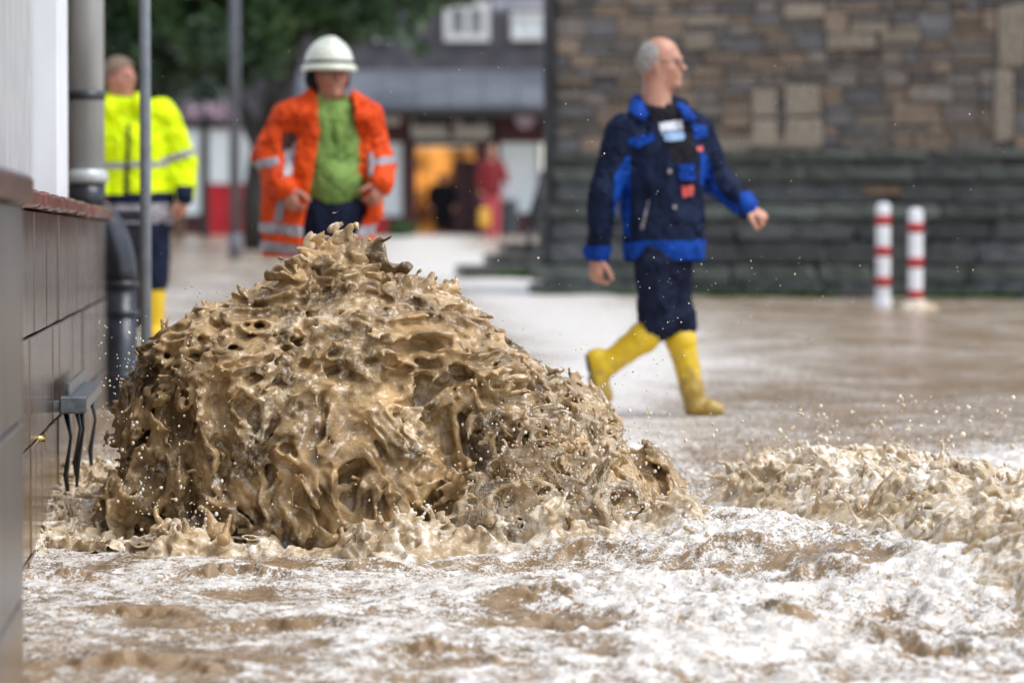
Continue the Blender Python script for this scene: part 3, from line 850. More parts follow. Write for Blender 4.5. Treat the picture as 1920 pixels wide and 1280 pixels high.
def head(fd, c, f, s=1.0):
    f = Vector(f).normalized(); l = Vector((-f.y, f.x, 0)); a = math.atan2(f.y, f.x)
    def q(F_, L_, U_): return c + (f * F_ + l * L_ + UP * U_) * s
    fd.ell(q(-.008, 0, .02), (.098 * s, .076 * s, .104 * s), a, k=.02)
    fd.ell(q(.028, 0, -.055), (.062 * s, .054 * s, .062 * s), a, k=.03)
    for sd in (-1, 1):
        fd.ell(q(.055, .033 * sd, -.022), (.03 * s, .026 * s, .03 * s), a, k=.02)
        fd.ell(q(.0, .077 * sd, -.005), (.017 * s, .008 * s, .031 * s), a, k=.006)
    fd.cap(q(.083, -.03, .026), q(.083, .03, .026), .012 * s, k=.012)
    for sd in (-1, 1): fd.ell(q(.098, .030 * sd, .004), (.013 * s, .016 * s, .011 * s), a, k=.008, sub=True)
    fd.cap(q(.090, 0, .012), q(.108, 0, -.020), .009 * s, .014 * s, k=.010)
    fd.cap(q(.086, -.019, -.048), q(.086, .019, -.048), .008 * s, k=.008)
    fd.cap(q(.084, -.017, -.060), q(.084, .017, -.060), .008 * s, k=.008)
    fd.ell(q(.072, 0, -.092), (.022 * s, .024 * s, .020 * s), a, k=.02)
    return q
def hand(fd, w, d, n, side, curl=.45, s=1.0):
    """palm, four unequal bent fingers and a thumb; n = the way the palm faces, side = towards the thumb"""
    d = Vector(d).normalized(); n = Vector(n); n = (n - d * n.dot(d)).normalized(); t = Vector(side); t = (t - d * t.dot(d) - n * t.dot(n)).normalized()
    fd.cap(w - d * .03, w + d * .01, .028 * s, .030 * s, k=.01)
    fd.cap(w + d * .02 * s, w + d * .072 * s, .040 * s, .042 * s, k=.012, flat=(n, 1.9))
    for i, L in enumerate((.074, .083, .077, .060)):
        p = w + d * .088 * s + t * (.0300 - .0205 * i) * s; a = 0.15; r = .0095 * s
        for j, fr in enumerate((.45, .32, .23)):
            a += curl * (1.0 + .1 * i); e = p + (d * math.cos(a) + n * math.sin(a)) * L * fr * s
            fd.cap(p, e, r, r * .92, k=.004); p = e; r *= .92
    p = w + d * .028 * s + t * .034 * s
    for j, (L, aa) in enumerate(((.038, .75), (.034, .45), (.026, .25))):
        v = (d * math.cos(aa) + t * math.sin(aa) + n * .35).normalized(); e = p + v * L * s
        fd.cap(p, e, (.014 - .0015 * j) * s, (.0125 - .0015 * j) * s, k=.008); p = e
def eyes_of(q, parent, m, s=1.0):
    for sd in (-1, 1):
        f = MB(); c = q(.0855, .030 * sd, .004); n = 10
        f.tube_raw([[c + Vector((math.cos(2 * math.pi * k / n) * math.sin(t), math.sin(2 * math.pi * k / n) * math.sin(t), math.cos(t))) * .0125 * s for k in range(n)] for t in (.01, .5, 1.0, 1.57, 2.1, 2.6, 3.13)])
        f.build("eye", m, parent)

M_SKIN = mat("skin", (.46, .215, .15), (.58, .31, .22), .5, 14, sss=.15)
M_SKIN2 = mat("skin_ruddy", (.40, .16, .11), (.50, .23, .16), .5, 14, sss=.15)
M_EYE = mat("eye", (.16, .12, .10), (.34, .30, .28), .3, 60)
M_GREYHAIR = mat("short_grey_hair", (.27, .25, .24), (.46, .43, .41), .8, 60)
M_BRHAIR = mat("brown_grey_hair", (.13, .085, .055), (.25, .18, .13), .8, 50)
M_NAVY = mat("navy_cloth", (.004, .008, .028), (.009, .017, .050), .75, 12, .002, 60)
M_NAVYT = mat("navy_trousers", (.005, .008, .024), (.012, .018, .044), .8, 10, .002, 60)
M_ROYAL = mat("royal_blue_cloth", (.001, .036, .25), (.003, .058, .35), .65, 12, .002, 60)
M_BLACK = mat("black_cloth", (.008, .008, .012), (.018, .018, .024), .85, 12)
M_BOOT = mat("yellow_rubber", (.62, .40, .010), (.74, .50, .015), .28, 6, .001, 30)
add_mud(M_BOOT, .18, .75, (.24, .16, .07), 22, .7)
M_SOLE = mat("dark_green_sole", (.012, .03, .025), (.025, .05, .04), .5, 10)
M_ORANGE = mat("orange_red_fire_cloth", (.62, .055, .006), (.76, .085, .008), .6, 9, .002, 60)
M_REFL = mat("silver_reflective_tape", (.27, .25, .28), (.36, .34, .37), .4, 10, metal=.2)
M_LIME = mat("lime_green_knit", (.15, .25, .06), (.21, .33, .095), .85, 14, .003, 60)
M_HIVIS = mat("fluorescent_yellow_cloth", (.62, .80, .0), (.74, .90, .0), .6, 9, .002, 60, )
M_HELM = mat("pale_luminous_helmet", (.66, .70, .58), (.74, .78, .66), .28, 5, coat=.4)
M_LABEL = mat("pale_label", (.60, .64, .74), (.70, .73, .80), .6, 20)
M_LABEL2 = mat("light_blue_label", (.20, .33, .55), (.28, .42, .62), .6, 20)
for m_ in (M_NAVY, M_NAVYT, M_ROYAL, M_BLACK, M_ORANGE, M_LIME, M_HIVIS): m_.node_tree.nodes['Principled BSDF'].inputs['Specular IOR Level'].default_value = .18
M_RED = mat("small_red_badge", (.50, .04, .04), (.62, .10, .08), .5, 20)

def box_field(x0, y0, x1, y1, yy, d0, d1, h):
    a = P(x0, y1, yy); b = P(x1, y0, yy)
    return Field((a.x, yy - d0, a.z), (b.x, yy + d1, b.z), h)

# ------------------------------------------------------------------ the man in the blue jacket
def blue_man():
    Y = 18.0
    def J(x, y, d=0.0): return P(x, y, Y + d) 
    g = empty("person", (J(1250, 780).x, Y, float(G(Y))), "bald man in a navy and royal blue work jacket and yellow rubber boots striding right", "person")
    f = Vector((.92, -.38, 0)).normalized(); hc = J(1240, 121)
    b = box_field(1060, 50, 1450, 800, Y, .42, .42, .0065)
    q = head(b, hc, f, 1.02)
    b.cap(J(1230, 208), hc + Vector((-.016, 0, -.06)), .070, .068, k=.03)
    b.cap(J(1236, 262), J(1245, 450), .14, .10, flat=((0, 1, 0), 1.5), k=.04)
    b.cap(J(1185, 255, -.02), J(1288, 250, .06), .040, k=.05)
    arms = [((1168, 250, -.05), (1130, 360, -.10), (1120, 470, -.05)), ((1306, 243, .10), (1345, 340, .14), (1398, 386, .02))]
    for s_, e_, w_ in arms:
        b.cap(J(*s_), J(*e_), .050, .040, k=.03); b.cap(J(*e_), J(*w_), .040, .028, k=.02)
    b.cap(J(1230, 480, -.06), J(1232, 610, -.02), .060, .052, k=.04); b.cap(J(1232, 610, -.02), J(1130, 690, .0), .052, .035, k=.02)
    b.cap(J(1258, 480, .07), J(1272, 600, .05), .060, .052, k=.04); b.cap(J(1272, 600, .05), J(1300, 740, .05), .050, .034, k=.02)
    b.cap(J(1118, 700), J(1132, 735), .03, k=.02); b.cap(J(1302, 760, .05), J(1340, 768, .04), .03, k=.02)
    hand(b, J(1119, 482, -.05), (-.05, -.1, -1), (.6, .6, 0), (.4, -.8, 0), .55, .98)
    hand(b, J(1400, 388, .02), (.80, -.25, -.50), (-.2, .3, -.8), (.2, -.9, .1), .75, 1.0)
    b.build("body", M_SKIN, g)
    eyes_of(q, g, M_EYE)
    # hair: short grey fringe round the back and sides
    hf = box_field(1170, 50, 1310, 190, Y, .2, .2, .006)
    a = math.atan2(f.y, f.x)
    hf.ell(q(-.014, 0, .016), (.107, .085, .108), a, k=0)
    hf.folds(.004, (60, 60, 60), .02)
    def hair_mask(V):
        p = V - np.array(hc); F_ = p[:, 0] * f.x + p[:, 1] * f.y
        return (p[:, 2] < .092 + .25 * np.maximum(-F_, 0)) & (p[:, 2] > -.085) & (F_ < .026 - .15 * (p[:, 2] + .02)) 
    hf.build("hair", M_GREYHAIR, g, 0, hair_mask)
    gl = MB()
    for sd in (-1, 1):
        c = q(.108, .031 * sd, .006); l = Vector((-f.y, f.x, 0))
        gl.tube([c + l * .024 * math.cos(t) + UP * .016 * math.sin(t) for t in [k * math.pi / 6 for k in range(13)]], .0018, 5, False)
        gl.tube([c + l * .024 * sd, q(.0, .082 * sd, .010)], .0018, 5)
    gl.tube([q(.110, -.008, .010), q(.110, .008, .010)], .0018, 5)
    gl.build("glasses", M_DARKM, g)
    # jacket
    j = box_field(1070, 160, 1440, 520, Y, .42, .42, .0065)
    j.cap(J(1238, 305), J(1244, 415), .197, .178, flat=((0, 1, 0), 1.45), k=.05)
    j.cap(J(1244, 415), J(1245, 462), .180, .178, flat=((0, 1, 0), 1.35), k=.03)
    j.cap(J(1178, 250, -.03), J(1300, 243, .05), .068, .066, k=.07)
    j.cap(J(1222, 222), J(1180, 245, -.03), .075, .065, k=.05); j.cap(J(1245, 222), J(1295, 240, .05), .07, .062, k=.05)
    j.cap(J(1196, 198, .04), J(1196, 216, -.10), .036, .034, k=.03); j.cap(J(1272, 200, .04), J(1282, 220, -.06), .034, .034, k=.03); j.cap(J(1196, 194, .06), J(1272, 196, .06), .036, k=.03)
    for i, (s_, e_, w_) in enumerate(arms):
        j.cap(J(*s_), J(*e_), .078, .064, k=.05); j.cap(J(*e_), J(*w_), .064, .054, k=.03)
    j.folds(.020, (9, 9, 5), .04, 5); j.folds(.005, (18, 18, 10), .03, 8)
    lim = J(0, 470).z
    cut(j, lambda p: (p[:, 2] < J(0, 474).z) & (p[:, 0] > J(1152, 0).x))
    cut(j, lambda p: np.hypot(p[:, 0] - J(1236, 0).x, (p[:, 1] - Y) * 1.0) + 9 * (p[:, 2] < J(0, 212).z) < .058)
    j.build("jacket", M_NAVY, g)
    def panel(name, m, poly, iso=.004, ymax=Y + .02): j.build(name, m, g, iso, region(poly, ymax))
    panel("shirt_opening", M_BLACK, [(1213, 200), (1266, 196), (1300, 250), (1315, 345), (1290, 352), (1262, 300), (1236, 252)], .002)
    panel("collar", M_ROYAL, [(1172, 205), (1192, 172), (1207, 190), (1218, 214), (1205, 228), (1186, 214)], .006, Y + .1)
    panel("collar", M_ROYAL, [(1264, 188), (1290, 198), (1312, 226), (1284, 226)], .006, Y + .2)
    panel("pocket_flap", M_ROYAL, [(1176, 260), (1222, 247), (1232, 262), (1196, 280), (1178, 272)], .007)
    panel("pocket_flap", M_ROYAL, [(1296, 228), (1326, 236), (1330, 258), (1302, 262)], .007, Y + .2)
    panel("side_panel", M_ROYAL, [(1178, 284), (1184, 300), (1183, 452), (1170, 440), (1149, 400), (1150, 330)], .004, Y + .1)
    panel("side_panel", M_ROYAL, [(1313, 275), (1332, 300), (1340, 336), (1322, 352), (1311, 345)], .004, Y + .25)
    panel("hem_band", M_ROYAL, [(1165, 452), (1325, 448), (1325, 490), (1165, 490)], .006, Y + .5)
    panel("cuff", M_ROYAL, [(1085, 460), (1150, 460), (1150, 492), (1085, 488)], .005, Y + .5)
    panel("cuff", M_ROYAL, [(1385, 362), (1430, 350), (1430, 420), (1392, 402)], .005, Y + .5)
    panel("sleeve_panel", M_ROYAL, [(1318, 330), (1336, 338), (1362, 372), (1386, 384), (1390, 404), (1345, 402), (1318, 366)], .004, Y + .5)
    panel("chest_label", M_LABEL, [(1234, 230), (1279, 223), (1282, 243), (1238, 248)], .009, Y + .1)
    panel("chest_label_lower", M_LABEL2, [(1238, 248), (1282, 243), (1287, 262), (1248, 268)], .009, Y + .1)
    panel("radio_pouch", M_ROYAL, [(1270, 308), (1303, 305), (1307, 338), (1275, 341)], .014, Y + .1)
    panel("red_badge", M_RED, [(1276, 348), (1301, 346), (1302, 368), (1280, 371)], .012, Y + .1)
    panel("red_badge", M_RED, [(1306, 275), (1319, 273), (1319, 284), (1307, 285)], .008, Y + .2)
    panel("red_badge", M_RED, [(1299, 450), (1313, 450), (1313, 463), (1299, 463)], .010, Y + .2)
    panel("zip_pocket", M_REFL, [(1214, 375), (1220, 370), (1208, 430), (1198, 434)], .004)
    for px, py in ((1256, 322), (1265, 388)): panel("button", M_REFL, [(px - 5, py - 5), (px + 5, py - 5), (px + 5, py + 5), (px - 5, py + 5)], .006)
    # trousers
    t = box_field(1150, 430, 1350, 670, Y, .3, .3, .0065)
    t.cap(J(1242, 455), J(1246, 500), .140, .126, flat=((0, 1, 0), 1.35), k=.03)
    t.cap(J(1228, 490, -.06), J(1232, 590, -.03), .090, .082, k=.04); t.ell(J(1228, 616, -.02), (.068, .07, .058), k=.04)
    t.cap(J(1258, 490, .07), J(1270, 590, .05), .086, .078, k=.03); t.ell(J(1276, 612, .05), (.070, .072, .05), k=.04)
    t.folds(.022, (9, 9, 6), .04, 15); t.folds(.008, (24, 24, 16), .03, 16)
    t.build("trousers", M_NAVYT, g)
    # boots
    def boot(top, ankle, heel, ball, toe, sole_n, rt=.070):
        bt = box_field(1070, 590, 1390, 810, Y, .3, .3, .006)
        bt.cap(top, ankle, rt, .054, k=.02, ); bt.cap(ankle, heel, .050, .042, k=.03)
        bt.cap(heel, ball, .043, .042, k=.03); bt.cap(ball, toe, .042, .034, k=.02)
        bt.folds(.005, (14, 14, 14), .03, 31)
        bt.cap(top, top + (top - ankle).normalized() * .01, rt + .006, k=.003)
        bt.build("boot", M_BOOT, g)
        s_ = box_field(1070, 590, 1390, 810, Y, .3, .3, .006); n = Vector(sole_n).normalized()
        s_.cap(heel + n * .034, heel.lerp(ball, .4) + n * .034, .038, .036, k=0, flat=(n, 2.2)); s_.cap(ball + n * .036, toe + n * .028, .040, .036, k=.0, flat=(n, 2.4))
        s_.build("sole", M_SOLE, g)
    boot(J(1204, 634, -.02), J(1136, 684), J(1118, 672), J(1124, 712), J(1136, 742), (-.85, 0, -.3))
    boot(J(1277, 640, .05), J(1298, 730, .05), J(1302, 762, .05), J(1330, 766, .04), J(1345, 768, .03), (0, 0, -1))
blue_man()

# ------------------------------------------------------------------ the firefighter in orange
def orange_man():
    Y = 20.0
    def J(x, y, d=0.0): return P(x, y, Y + d)
    g = empty("person", (J(610, 736).x, Y, float(G(Y))), "firefighter in an open orange coat, green sweater and white helmet behind the surge", "person")
    f = Vector((.32, -.95, 0)).normalized(); hc = J(622, 142)
    b = box_field(440, 60, 780, 760, Y, .42, .42, .007)
    q = head(b, hc, f, 1.06)
    b.cap(J(615, 212), hc + Vector((-.005, 0, -.06)), .068, .066, k=.03)
    b.cap(J(612, 270), J(618, 420), .135, .13, flat=((0, 1, 0), 1.6), k=.04)
    b.cap(J(556, 230), J(674, 230), .045, k=.04)
    arms = [((544, 222, 0), (504, 290, .02), (534, 350, -.16)), ((682, 222, 0), (708, 300, .04), (714, 342, -.12))]
    for s_, e_, w_ in arms:
        b.cap(J(*s_), J(*e_), .052, .044, k=.03); b.cap(J(*e_), J(*w_), .042, .03, k=.02)
    for x, d in ((592, 0), (648, 0)):
        b.cap(J(x, 420), J(x, 570), .085, .06, k=.04); b.cap(J(x, 570), J(x - 3, 710), .055, .035, k=.02); b.cap(J(x, 722), J(x + 6, 726, -.16), .035, .03, k=.02)
    hand(b, J(538, 354, -.16), (.35, -.3, -.9), (.5, .7, 0), (.7, -.6, 0), .6, 1.05)
    hand(b, J(718, 346, -.12), (-.45, -.4, -.8), (-.6, .6, 0), (-.6, -.6, .2), .6, 1.02)
    b.build("body", M_SKIN2, g); eyes_of(q, g, M_EYE, 1.05)
    # sweater
    w = box_field(540, 150, 700, 420, Y, .42, .42, .007)
    w.cap(J(616, 235), J(625, 345), .158, .162, flat=((0, 1, 0), 1.15), k=.04); w.ell(J(624, 345, -.04), (.150, .150, .12), k=.04)
    w.cap(J(620, 188), J(616, 225), .07, .11, k=.03)
    w.folds(.026, (6, 6, 4), .04, 51); w.folds(.004, (20, 20, 14), .03, 52)
    cut(w, lambda p: np.hypot(p[:, 0] - J(622, 0).x, p[:, 1] - Y + .03) + 9 * (p[:, 2] < J(0, 190).z) < .060)
    w.build("sweater", M_LIME, g)
    # trousers
    t = box_field(530, 360, 710, 745, Y, .36, .36, .008)
    t.cap(J(618, 395), J(618, 430), .175, .165, flat=((0, 1, 0), 1.2), k=.03)
    for x in (590, 650): t.cap(J(x, 430), J(x, 640), .105, .085, k=.04)
    t.folds(.020, (9, 9, 5), .04, 15); t.build("trousers", M_NAVYT, g)
    for x in (590, 650):
        k_ = box_field(540, 600, 710, 760, Y, .4, .3, .008); k_.cap(J(x, 640), J(x, 715), .078, .06, k=.02); k_.cap(J(x, 718), J(x + 5, 722, -.18), .052, .045, k=.03)
        k_.build("boot", M_BOOT, g)
    # coat, open in front
    c = box_field(440, 150, 780, 520, Y, .42, .42, .007)
    c.cap(J(610, 262), J(600, 350), .195, .230, flat=((0, 1, 0), 1.35), k=.05); c.cap(J(600, 350), J(597, 455), .230, .285, flat=((0, 1, 0), 1.5), k=.04)
    c.cap(J(556, 230), J(676, 230), .070, k=.07); c.cap(J(590, 196), J(542, 222), .075, .07, k=.05); c.cap(J(645, 196), J(690, 222), .07, .066, k=.05)
    c.cap(J(584, 188, .0), J(572, 212, -.10), .045, .04, k=.03); c.cap(J(656, 188, .0), J(664, 212, -.10), .045, .04, k=.03)
    for s_, e_, w_ in arms:
        c.cap(J(*s_), J(*e_), .082, .078, k=.05); c.cap(J(*e_), J(*w_), .078, .066, k=.03)
    c.cap(J(530, 270, .0), J(522, 420, .0), .085, .09, k=.05); c.cap(J(696, 290, .02), J(694, 400, .0), .05, .06, k=.05)
    c.folds(.028, (7, 7, 4), .05, 61); c.folds(.006, (16, 16, 9), .03, 62)
    cut(c, region([(596, 150), (655, 150), (668, 215), (668, 330), (690, 390), (655, 470), (650, 560), (560, 560), (568, 420), (585, 330), (600, 240)], Y + .06))
    cut(c, lambda p: p[:, 2] < J(0, 482).z + .08 * np.clip((p[:, 0] - J(600, 0).x) * 3, 0, 1))
    cut(c, lambda p: (np.hypot(p[:, 0] - J(614, 0).x, p[:, 1] - Y) < .075) & (p[:, 2] > J(0, 215).z))
    cut(c, lambda p: (np.abs(p[:, 0] - J(600, 0).x) < .20) & (np.abs(p[:, 1] - Y) < .10) & (p[:, 2] < J(0, 250).z))
    c.build("coat", M_ORANGE, g)
    def panel(name, poly, iso=.004, ymax=Y + .5, m=M_REFL): c.build(name, m, g, iso, region(poly, ymax))
    panel("reflective_stripe", [(465, 412), (572, 424), (570, 446), (465, 434)]); panel("reflective_stripe", [(465, 448), (572, 460), (566, 480), (465, 470)])
    panel("reflective_stripe", [(650, 424), (730, 418), (730, 440), (650, 446)])
    panel("reflective_stripe", [(466, 305), (520, 292), (526, 308), (470, 324)]); panel("reflective_stripe", [(696, 296), (745, 290), (745, 306), (698, 312)])
    panel("reflective_stripe", [(534, 268), (555, 268), (548, 330), (530, 332)], .004, Y - .02); panel("reflective_stripe", [(518, 375), (537, 375), (530, 418), (512, 416)], .004, Y)
    panel("reflective_stripe", [(688, 284), (700, 284), (700, 332), (690, 332)], .004, Y)
    for poly in ([(541, 206), (592, 212), (588, 236), (546, 230)], [(662, 208), (700, 204), (704, 224), (666, 230)],
                 [(556, 262), (590, 262), (584, 330), (556, 328)]):
        c.build("pocket_flap", M_ORANGE, g, .012, region(poly, Y - .02))
    # helmet
    hx = J(617, 120); r = .133
    hm = box_field(550, 55, 690, 195, Y, .22, .22, .005)
    a = math.atan2(f.y, f.x)
    hm.ell(hx + Vector((0, 0, -.005)), (.150, .126, .142), a, k=.0)
    cut(hm, lambda p: p[:, 2] < J(0, 126).z)
    hm.cap(hx + f * -.08 + UP * .09, hx + f * .06 + UP * .112, .018, k=.05)
    hm.build("helmet_shell", M_HELM, g)
    s = MB(); n = 36; rings = []
    for (dr, z) in ((-.01, .000), (.012, -.004), (.022, -.022), (.022, -.034), (.012, -.036), (-.008, -.018)):
        rings.append([hx + f * (.145 + dr + .012) * math.cos(t) + Vector((-f.y, f.x, 0)) * (.122 + dr) * math.sin(t) + UP * (z - .004) for t in [2 * math.pi * k / n for k in range(n)]])
    s.tube_raw(rings).build("helmet_brim", M_HELM, g)
    s = MB(); rings = [[hx + f * (.152 + dr) * math.cos(t) + Vector((-f.y, f.x, 0)) * (.1285 + dr) * math.sin(t) + UP * z for t in [2 * math.pi * k / n for k in range(n)]] for dr, z in ((-.004, .014), (.001, .014), (.003, .000), (-.004, -.002))]
    s.tube_raw(rings).build("helmet_band", M_DARKM, g)
    ng = box_field(550, 90, 690, 220, Y, .2, .25, .007); ng.ell(hx + f * -.03 + UP * -.075, (.125, .118, .10), a, k=0)
    cut(ng, lambda p: ((p - np.array(hx)) @ np.array(f) > .01) | (p[:, 2] > J(0, 128).z)); ng.build("neck_guard", M_BLACK, g)
orange_man()

# ------------------------------------------------------------------ the worker in the yellow jacket
def yellow_man():
    Y = 24.4
    def J(x, y, d=0.0): return P(x, y, Y + d)
    g = empty("person", (J(255, 660).x, Y, float(G(Y))), "brown haired worker in a fluorescent yellow jacket standing behind the downpipe and steel pole", "person")
    f = Vector((.80, -.60, 0)).normalized(); hc = J(224, 148)
    b = box_field(140, 90, 390, 680, Y, .42, .42, .008)
    q = head(b, hc, f, 1.08)
    b.cap(J(232, 205), hc + Vector((0, 0, -.06)), .07, .066, k=.03)
    b.cap(J(248, 250), J(255, 390), .17, .15, flat=((0, 1, 0), 1.3), k=.04); b.cap(J(205, 225), J(300, 222), .06, k=.05)
    arms = [((208, 224, 0), (176, 300, .02), (190, 370, -.10)), ((303, 222, 0), (338, 300, .04), (342, 362, -.05))]
    for s_, e_, w_ in arms:
        b.cap(J(*s_), J(*e_), .052, .044, k=.03); b.cap(J(*e_), J(*w_), .042, .03, k=.02)
    for x in (240, 290):
        b.cap(J(x, 400), J(x, 520), .08, .06, k=.04); b.cap(J(x, 520), J(x, 630), .05, .035, k=.02); b.cap(J(x, 640), J(x + 4, 643, -.15), .035, .03, k=.02)
    hand(b, J(190, 372, -.1), (.1, -.2, -1), (.8, .3, 0), (.3, -.8, 0), .45, 1.05); hand(b, J(342, 368, -.05), (.05, -.1, -1), (-.8, .3, 0), (-.3, -.8, 0), .45, 1.08)
    b.build("body", M_SKIN2, g); eyes_of(q, g, M_EYE, 1.08)
    hf = box_field(180, 95, 275, 200, Y, .2, .2, .007); a = math.atan2(f.y, f.x)
    hf.ell(q(-.010, 0, .026), (.118, .096, .116), a, k=0); hf.folds(.010, (40, 40, 40), .03)
    def hair_mask(V):
        p = V - np.array(hc); F_ = p[:, 0] * f.x + p[:, 1] * f.y
        return (p[:, 2] > -.07) & (F_ < .035 + 1.2 * np.maximum(p[:, 2] - .03, -.04))
    hf.build("hair", M_BRHAIR, g, 0, hair_mask)
    c = box_field(140, 170, 390, 430, Y, .42, .42, .008)
    c.cap(J(250, 280), J(256, 360), .235, .225, flat=((0, 1, 0), 1.35), k=.05); c.cap(J(256, 360), J(257, 400), .225, .215, flat=((0, 1, 0), 1.3), k=.03)
    c.cap(J(205, 222), J(302, 220), .085, k=.07); c.cap(J(235, 205), J(205, 220), .085, .08, k=.05); c.cap(J(245, 205), J(298, 220), .08, .08, k=.05)
    c.cap(J(212, 196, -.05), J(255, 196, -.05), .05, k=.04); c.cap(J(258, 188, 0), J(262, 200, -.10), .045, k=.03); c.cap(J(200, 190, 0), J(204, 202, -.1), .045, k=.03)
    for s_, e_, w_ in arms: c.cap(J(*s_), J(*e_), .100, .098, k=.05); c.cap(J(*e_), J(*w_), .095, .070, k=.03)
    c.folds(.030, (7, 7, 4), .05, 71); c.folds(.010, (20, 20, 12), .03, 72)
    cut(c, lambda p: (p[:, 2] < J(0, 406).z)); cut(c, lambda p: (np.hypot(p[:, 0] - J(232, 0).x, p[:, 1] - Y + .02) < .070) & (p[:, 2] > J(0, 215).z))
    c.build("jacket", M_HIVIS, g)
    def panel(name, m, poly, iso=.004, ymax=Y + .5): c.build(name, m, g, iso, region(poly, ymax))
    panel("hem_band", M_NAVY, [(150, 366), (328, 358), (328, 384), (150, 384)]); panel("reflective_stripe", M_REFL, [(150, 384), (328, 380), (328, 420), (150, 420)], .005)
    panel("reflective_stripe", M_REFL, [(150, 306), (312, 300), (315, 314), (150, 320)], .005, Y); panel("reflective_stripe", M_REFL, [(300, 296), (368, 274), (372, 288), (304, 312)], .006)
    panel("shoulder_stripe", M_REFL, [(278, 205), (290, 205), (296, 250), (284, 250)], .005)
    panel("zip", M_BLACK, [(238, 232), (246, 232), (242, 364), (230, 364)], .006, Y); panel("cuff", M_NAVY, [(328, 346), (364, 346), (362, 385), (328, 385)], .005)
    t = box_field(190, 380, 350, 560, Y, .3, .3, .008)
    t.cap(J(258, 400), J(260, 425), .19, .18, flat=((0, 1, 0), 1.3), k=.03)
    for x in (238, 288): t.cap(J(x, 420), J(x + 2, 528), .105, .085, k=.04)
    t.folds(.020, (9, 9, 5), .04, 15); t.build("trousers", M_NAVYT, g)
    for x in (240, 290):
        k_ = box_field(190, 500, 340, 680, Y, .4, .3, .008); k_.cap(J(x, 535), J(x, 622), .072, .058, k=.02); k_.cap(J(x, 630), J(x + 5, 634, -.17), .052, .045, k=.03)
        k_.build("boot", M_BOOT, g)
yellow_man()

# ------------------------------------------------------------------ two figures at the shop, far off
M_REDJ = mat("dark_red_jacket", (.17, .006, .012), (.24, .012, .02), .7, 8)
M_PINKT = mat("red_pink_trousers", (.45, .05, .07), (.55, .09, .11), .7, 8)
M_YELB = mat("yellow_bag", (.62, .33, .03), (.70, .40, .05), .6, 8)
M_WHB = mat("whitish_bag", (.42, .42, .48), (.5, .5, .56), .6, 8)
def far_person(px, top, foot, Y, label, mj, mt, arm, lean=0):
    def J(x, y, d=0.0): return P(x, y, Y + d)
    H = foot - top; L = lambda k: top + H * k
    g = empty("person", (J(px, foot).x, Y, J(0, foot).z), label, "person")
    f = Vector((.5, -.85, 0)).normalized(); hc = J(px + lean * .5, L(.075))
    b = box_field(px - 45, top - 5, px + 60, foot + 4, Y, .45, .45, .012)
    q = head(b, hc, f, 1.02); b.cap(J(px, L(.17)), hc, .06, .05, k=.02); b.cap(J(px, L(.25)), J(px, L(.48)), .13, .12, flat=((0, 1, 0), 1.4), k=.04)
    b.cap(J(px - 15, L(.20)), J(px + 15, L(.20)), .05, k=.04)
    pts = [((px - 17, L(.21)), (px - 22, L(.36)), (px - 20, L(.47))), ((px + 17, L(.21)), (px + 25, L(.35)), (px + 30, L(.45)) if arm else (px + 22, L(.48)))]
    for s_, e_, w_ in pts:
        b.cap(J(*s_), J(*e_), .045, .038, k=.03); b.cap(J(*e_), J(*w_), .036, .028, k=.02)
        hand(b, J(*w_), (.05, -.2, -1), (0, .9, 0), (1, 0, 0), .4, 1.1)
    for x in (px - 7, px + 8):
        b.cap(J(x, L(.5)), J(x, L(.74)), .07, .05, k=.03); b.cap(J(x, L(.74)), J(x, L(.96)), .048, .035, k=.02); b.cap(J(x, L(.97)), J(x, L(.98), -.15), .04, .03, k=.02)
    b.build("body", M_SKIN, g)
    c = box_field(px - 45, top, px + 60, foot, Y, .45, .45, .012)
    c.cap(J(px, L(.27)), J(px, L(.47)), .185, .19, flat=((0, 1, 0), 1.4), k=.05); c.cap(J(px - 15, L(.205)), J(px + 15, L(.205)), .075, k=.05)
    for s_, e_, w_ in pts: c.cap(J(*s_), J(*e_), .075, .065, k=.04); c.cap(J(*e_), J(*w_), .065, .05, k=.02)
    c.folds(.02, (9, 9, 5), .05, 5); cut(c, lambda p: p[:, 2] < J(0, L(.56)).z); c.build("jacket", mj, g)
    t = box_field(px - 45, top, px + 60, foot, Y, .45, .45, .012)
    for x in (px - 7, px + 8): t.cap(J(x, L(.53)), J(x, L(.75)), .095, .08, k=.04); t.cap(J(x, L(.75)), J(x, L(.95)), .08, .07, k=.04)
    t.build("trousers", mt, g)
    hf = box_field(px - 30, top - 6, px + 30, L(.2), Y, .3, .3, .012); hf.ell(q(-.02, 0, .025), (.10, .086, .11), math.atan2(f.y, f.x), k=0)
    hf.build("hair", M_BRHAIR, g, 0, lambda V: ((V - np.array(hc)) @ np.array(f) < .03) & (V[:, 2] > hc.z - .06))
    return g
far_person(922, 272, 447, 74.5, "distant passer-by in a dark red jacket standing outside the shop beside the bin", M_REDJ, M_PINKT, True)
far_person(828, 330, 441, 79.6, "dark silhouetted short figure standing inside the lit shop doorway", M_BLACK, M_BLACK, False)
s = MB(); q = P(908, 408, 74.2); s.box(q, (.22, .14, .38), .3, .04); tag(s.build("shopping_bag", M_YELB), "yellow bag hanging at the left side of the passer-by in red", "bag")
s = MB(); q = P(950, 360, 74.2); s.box(q, (.17, .10, .32), -.3, .04); tag(s.build("shopping_bag", M_WHB), "whitish bag held at the right side of the passer-by in red", "bag")
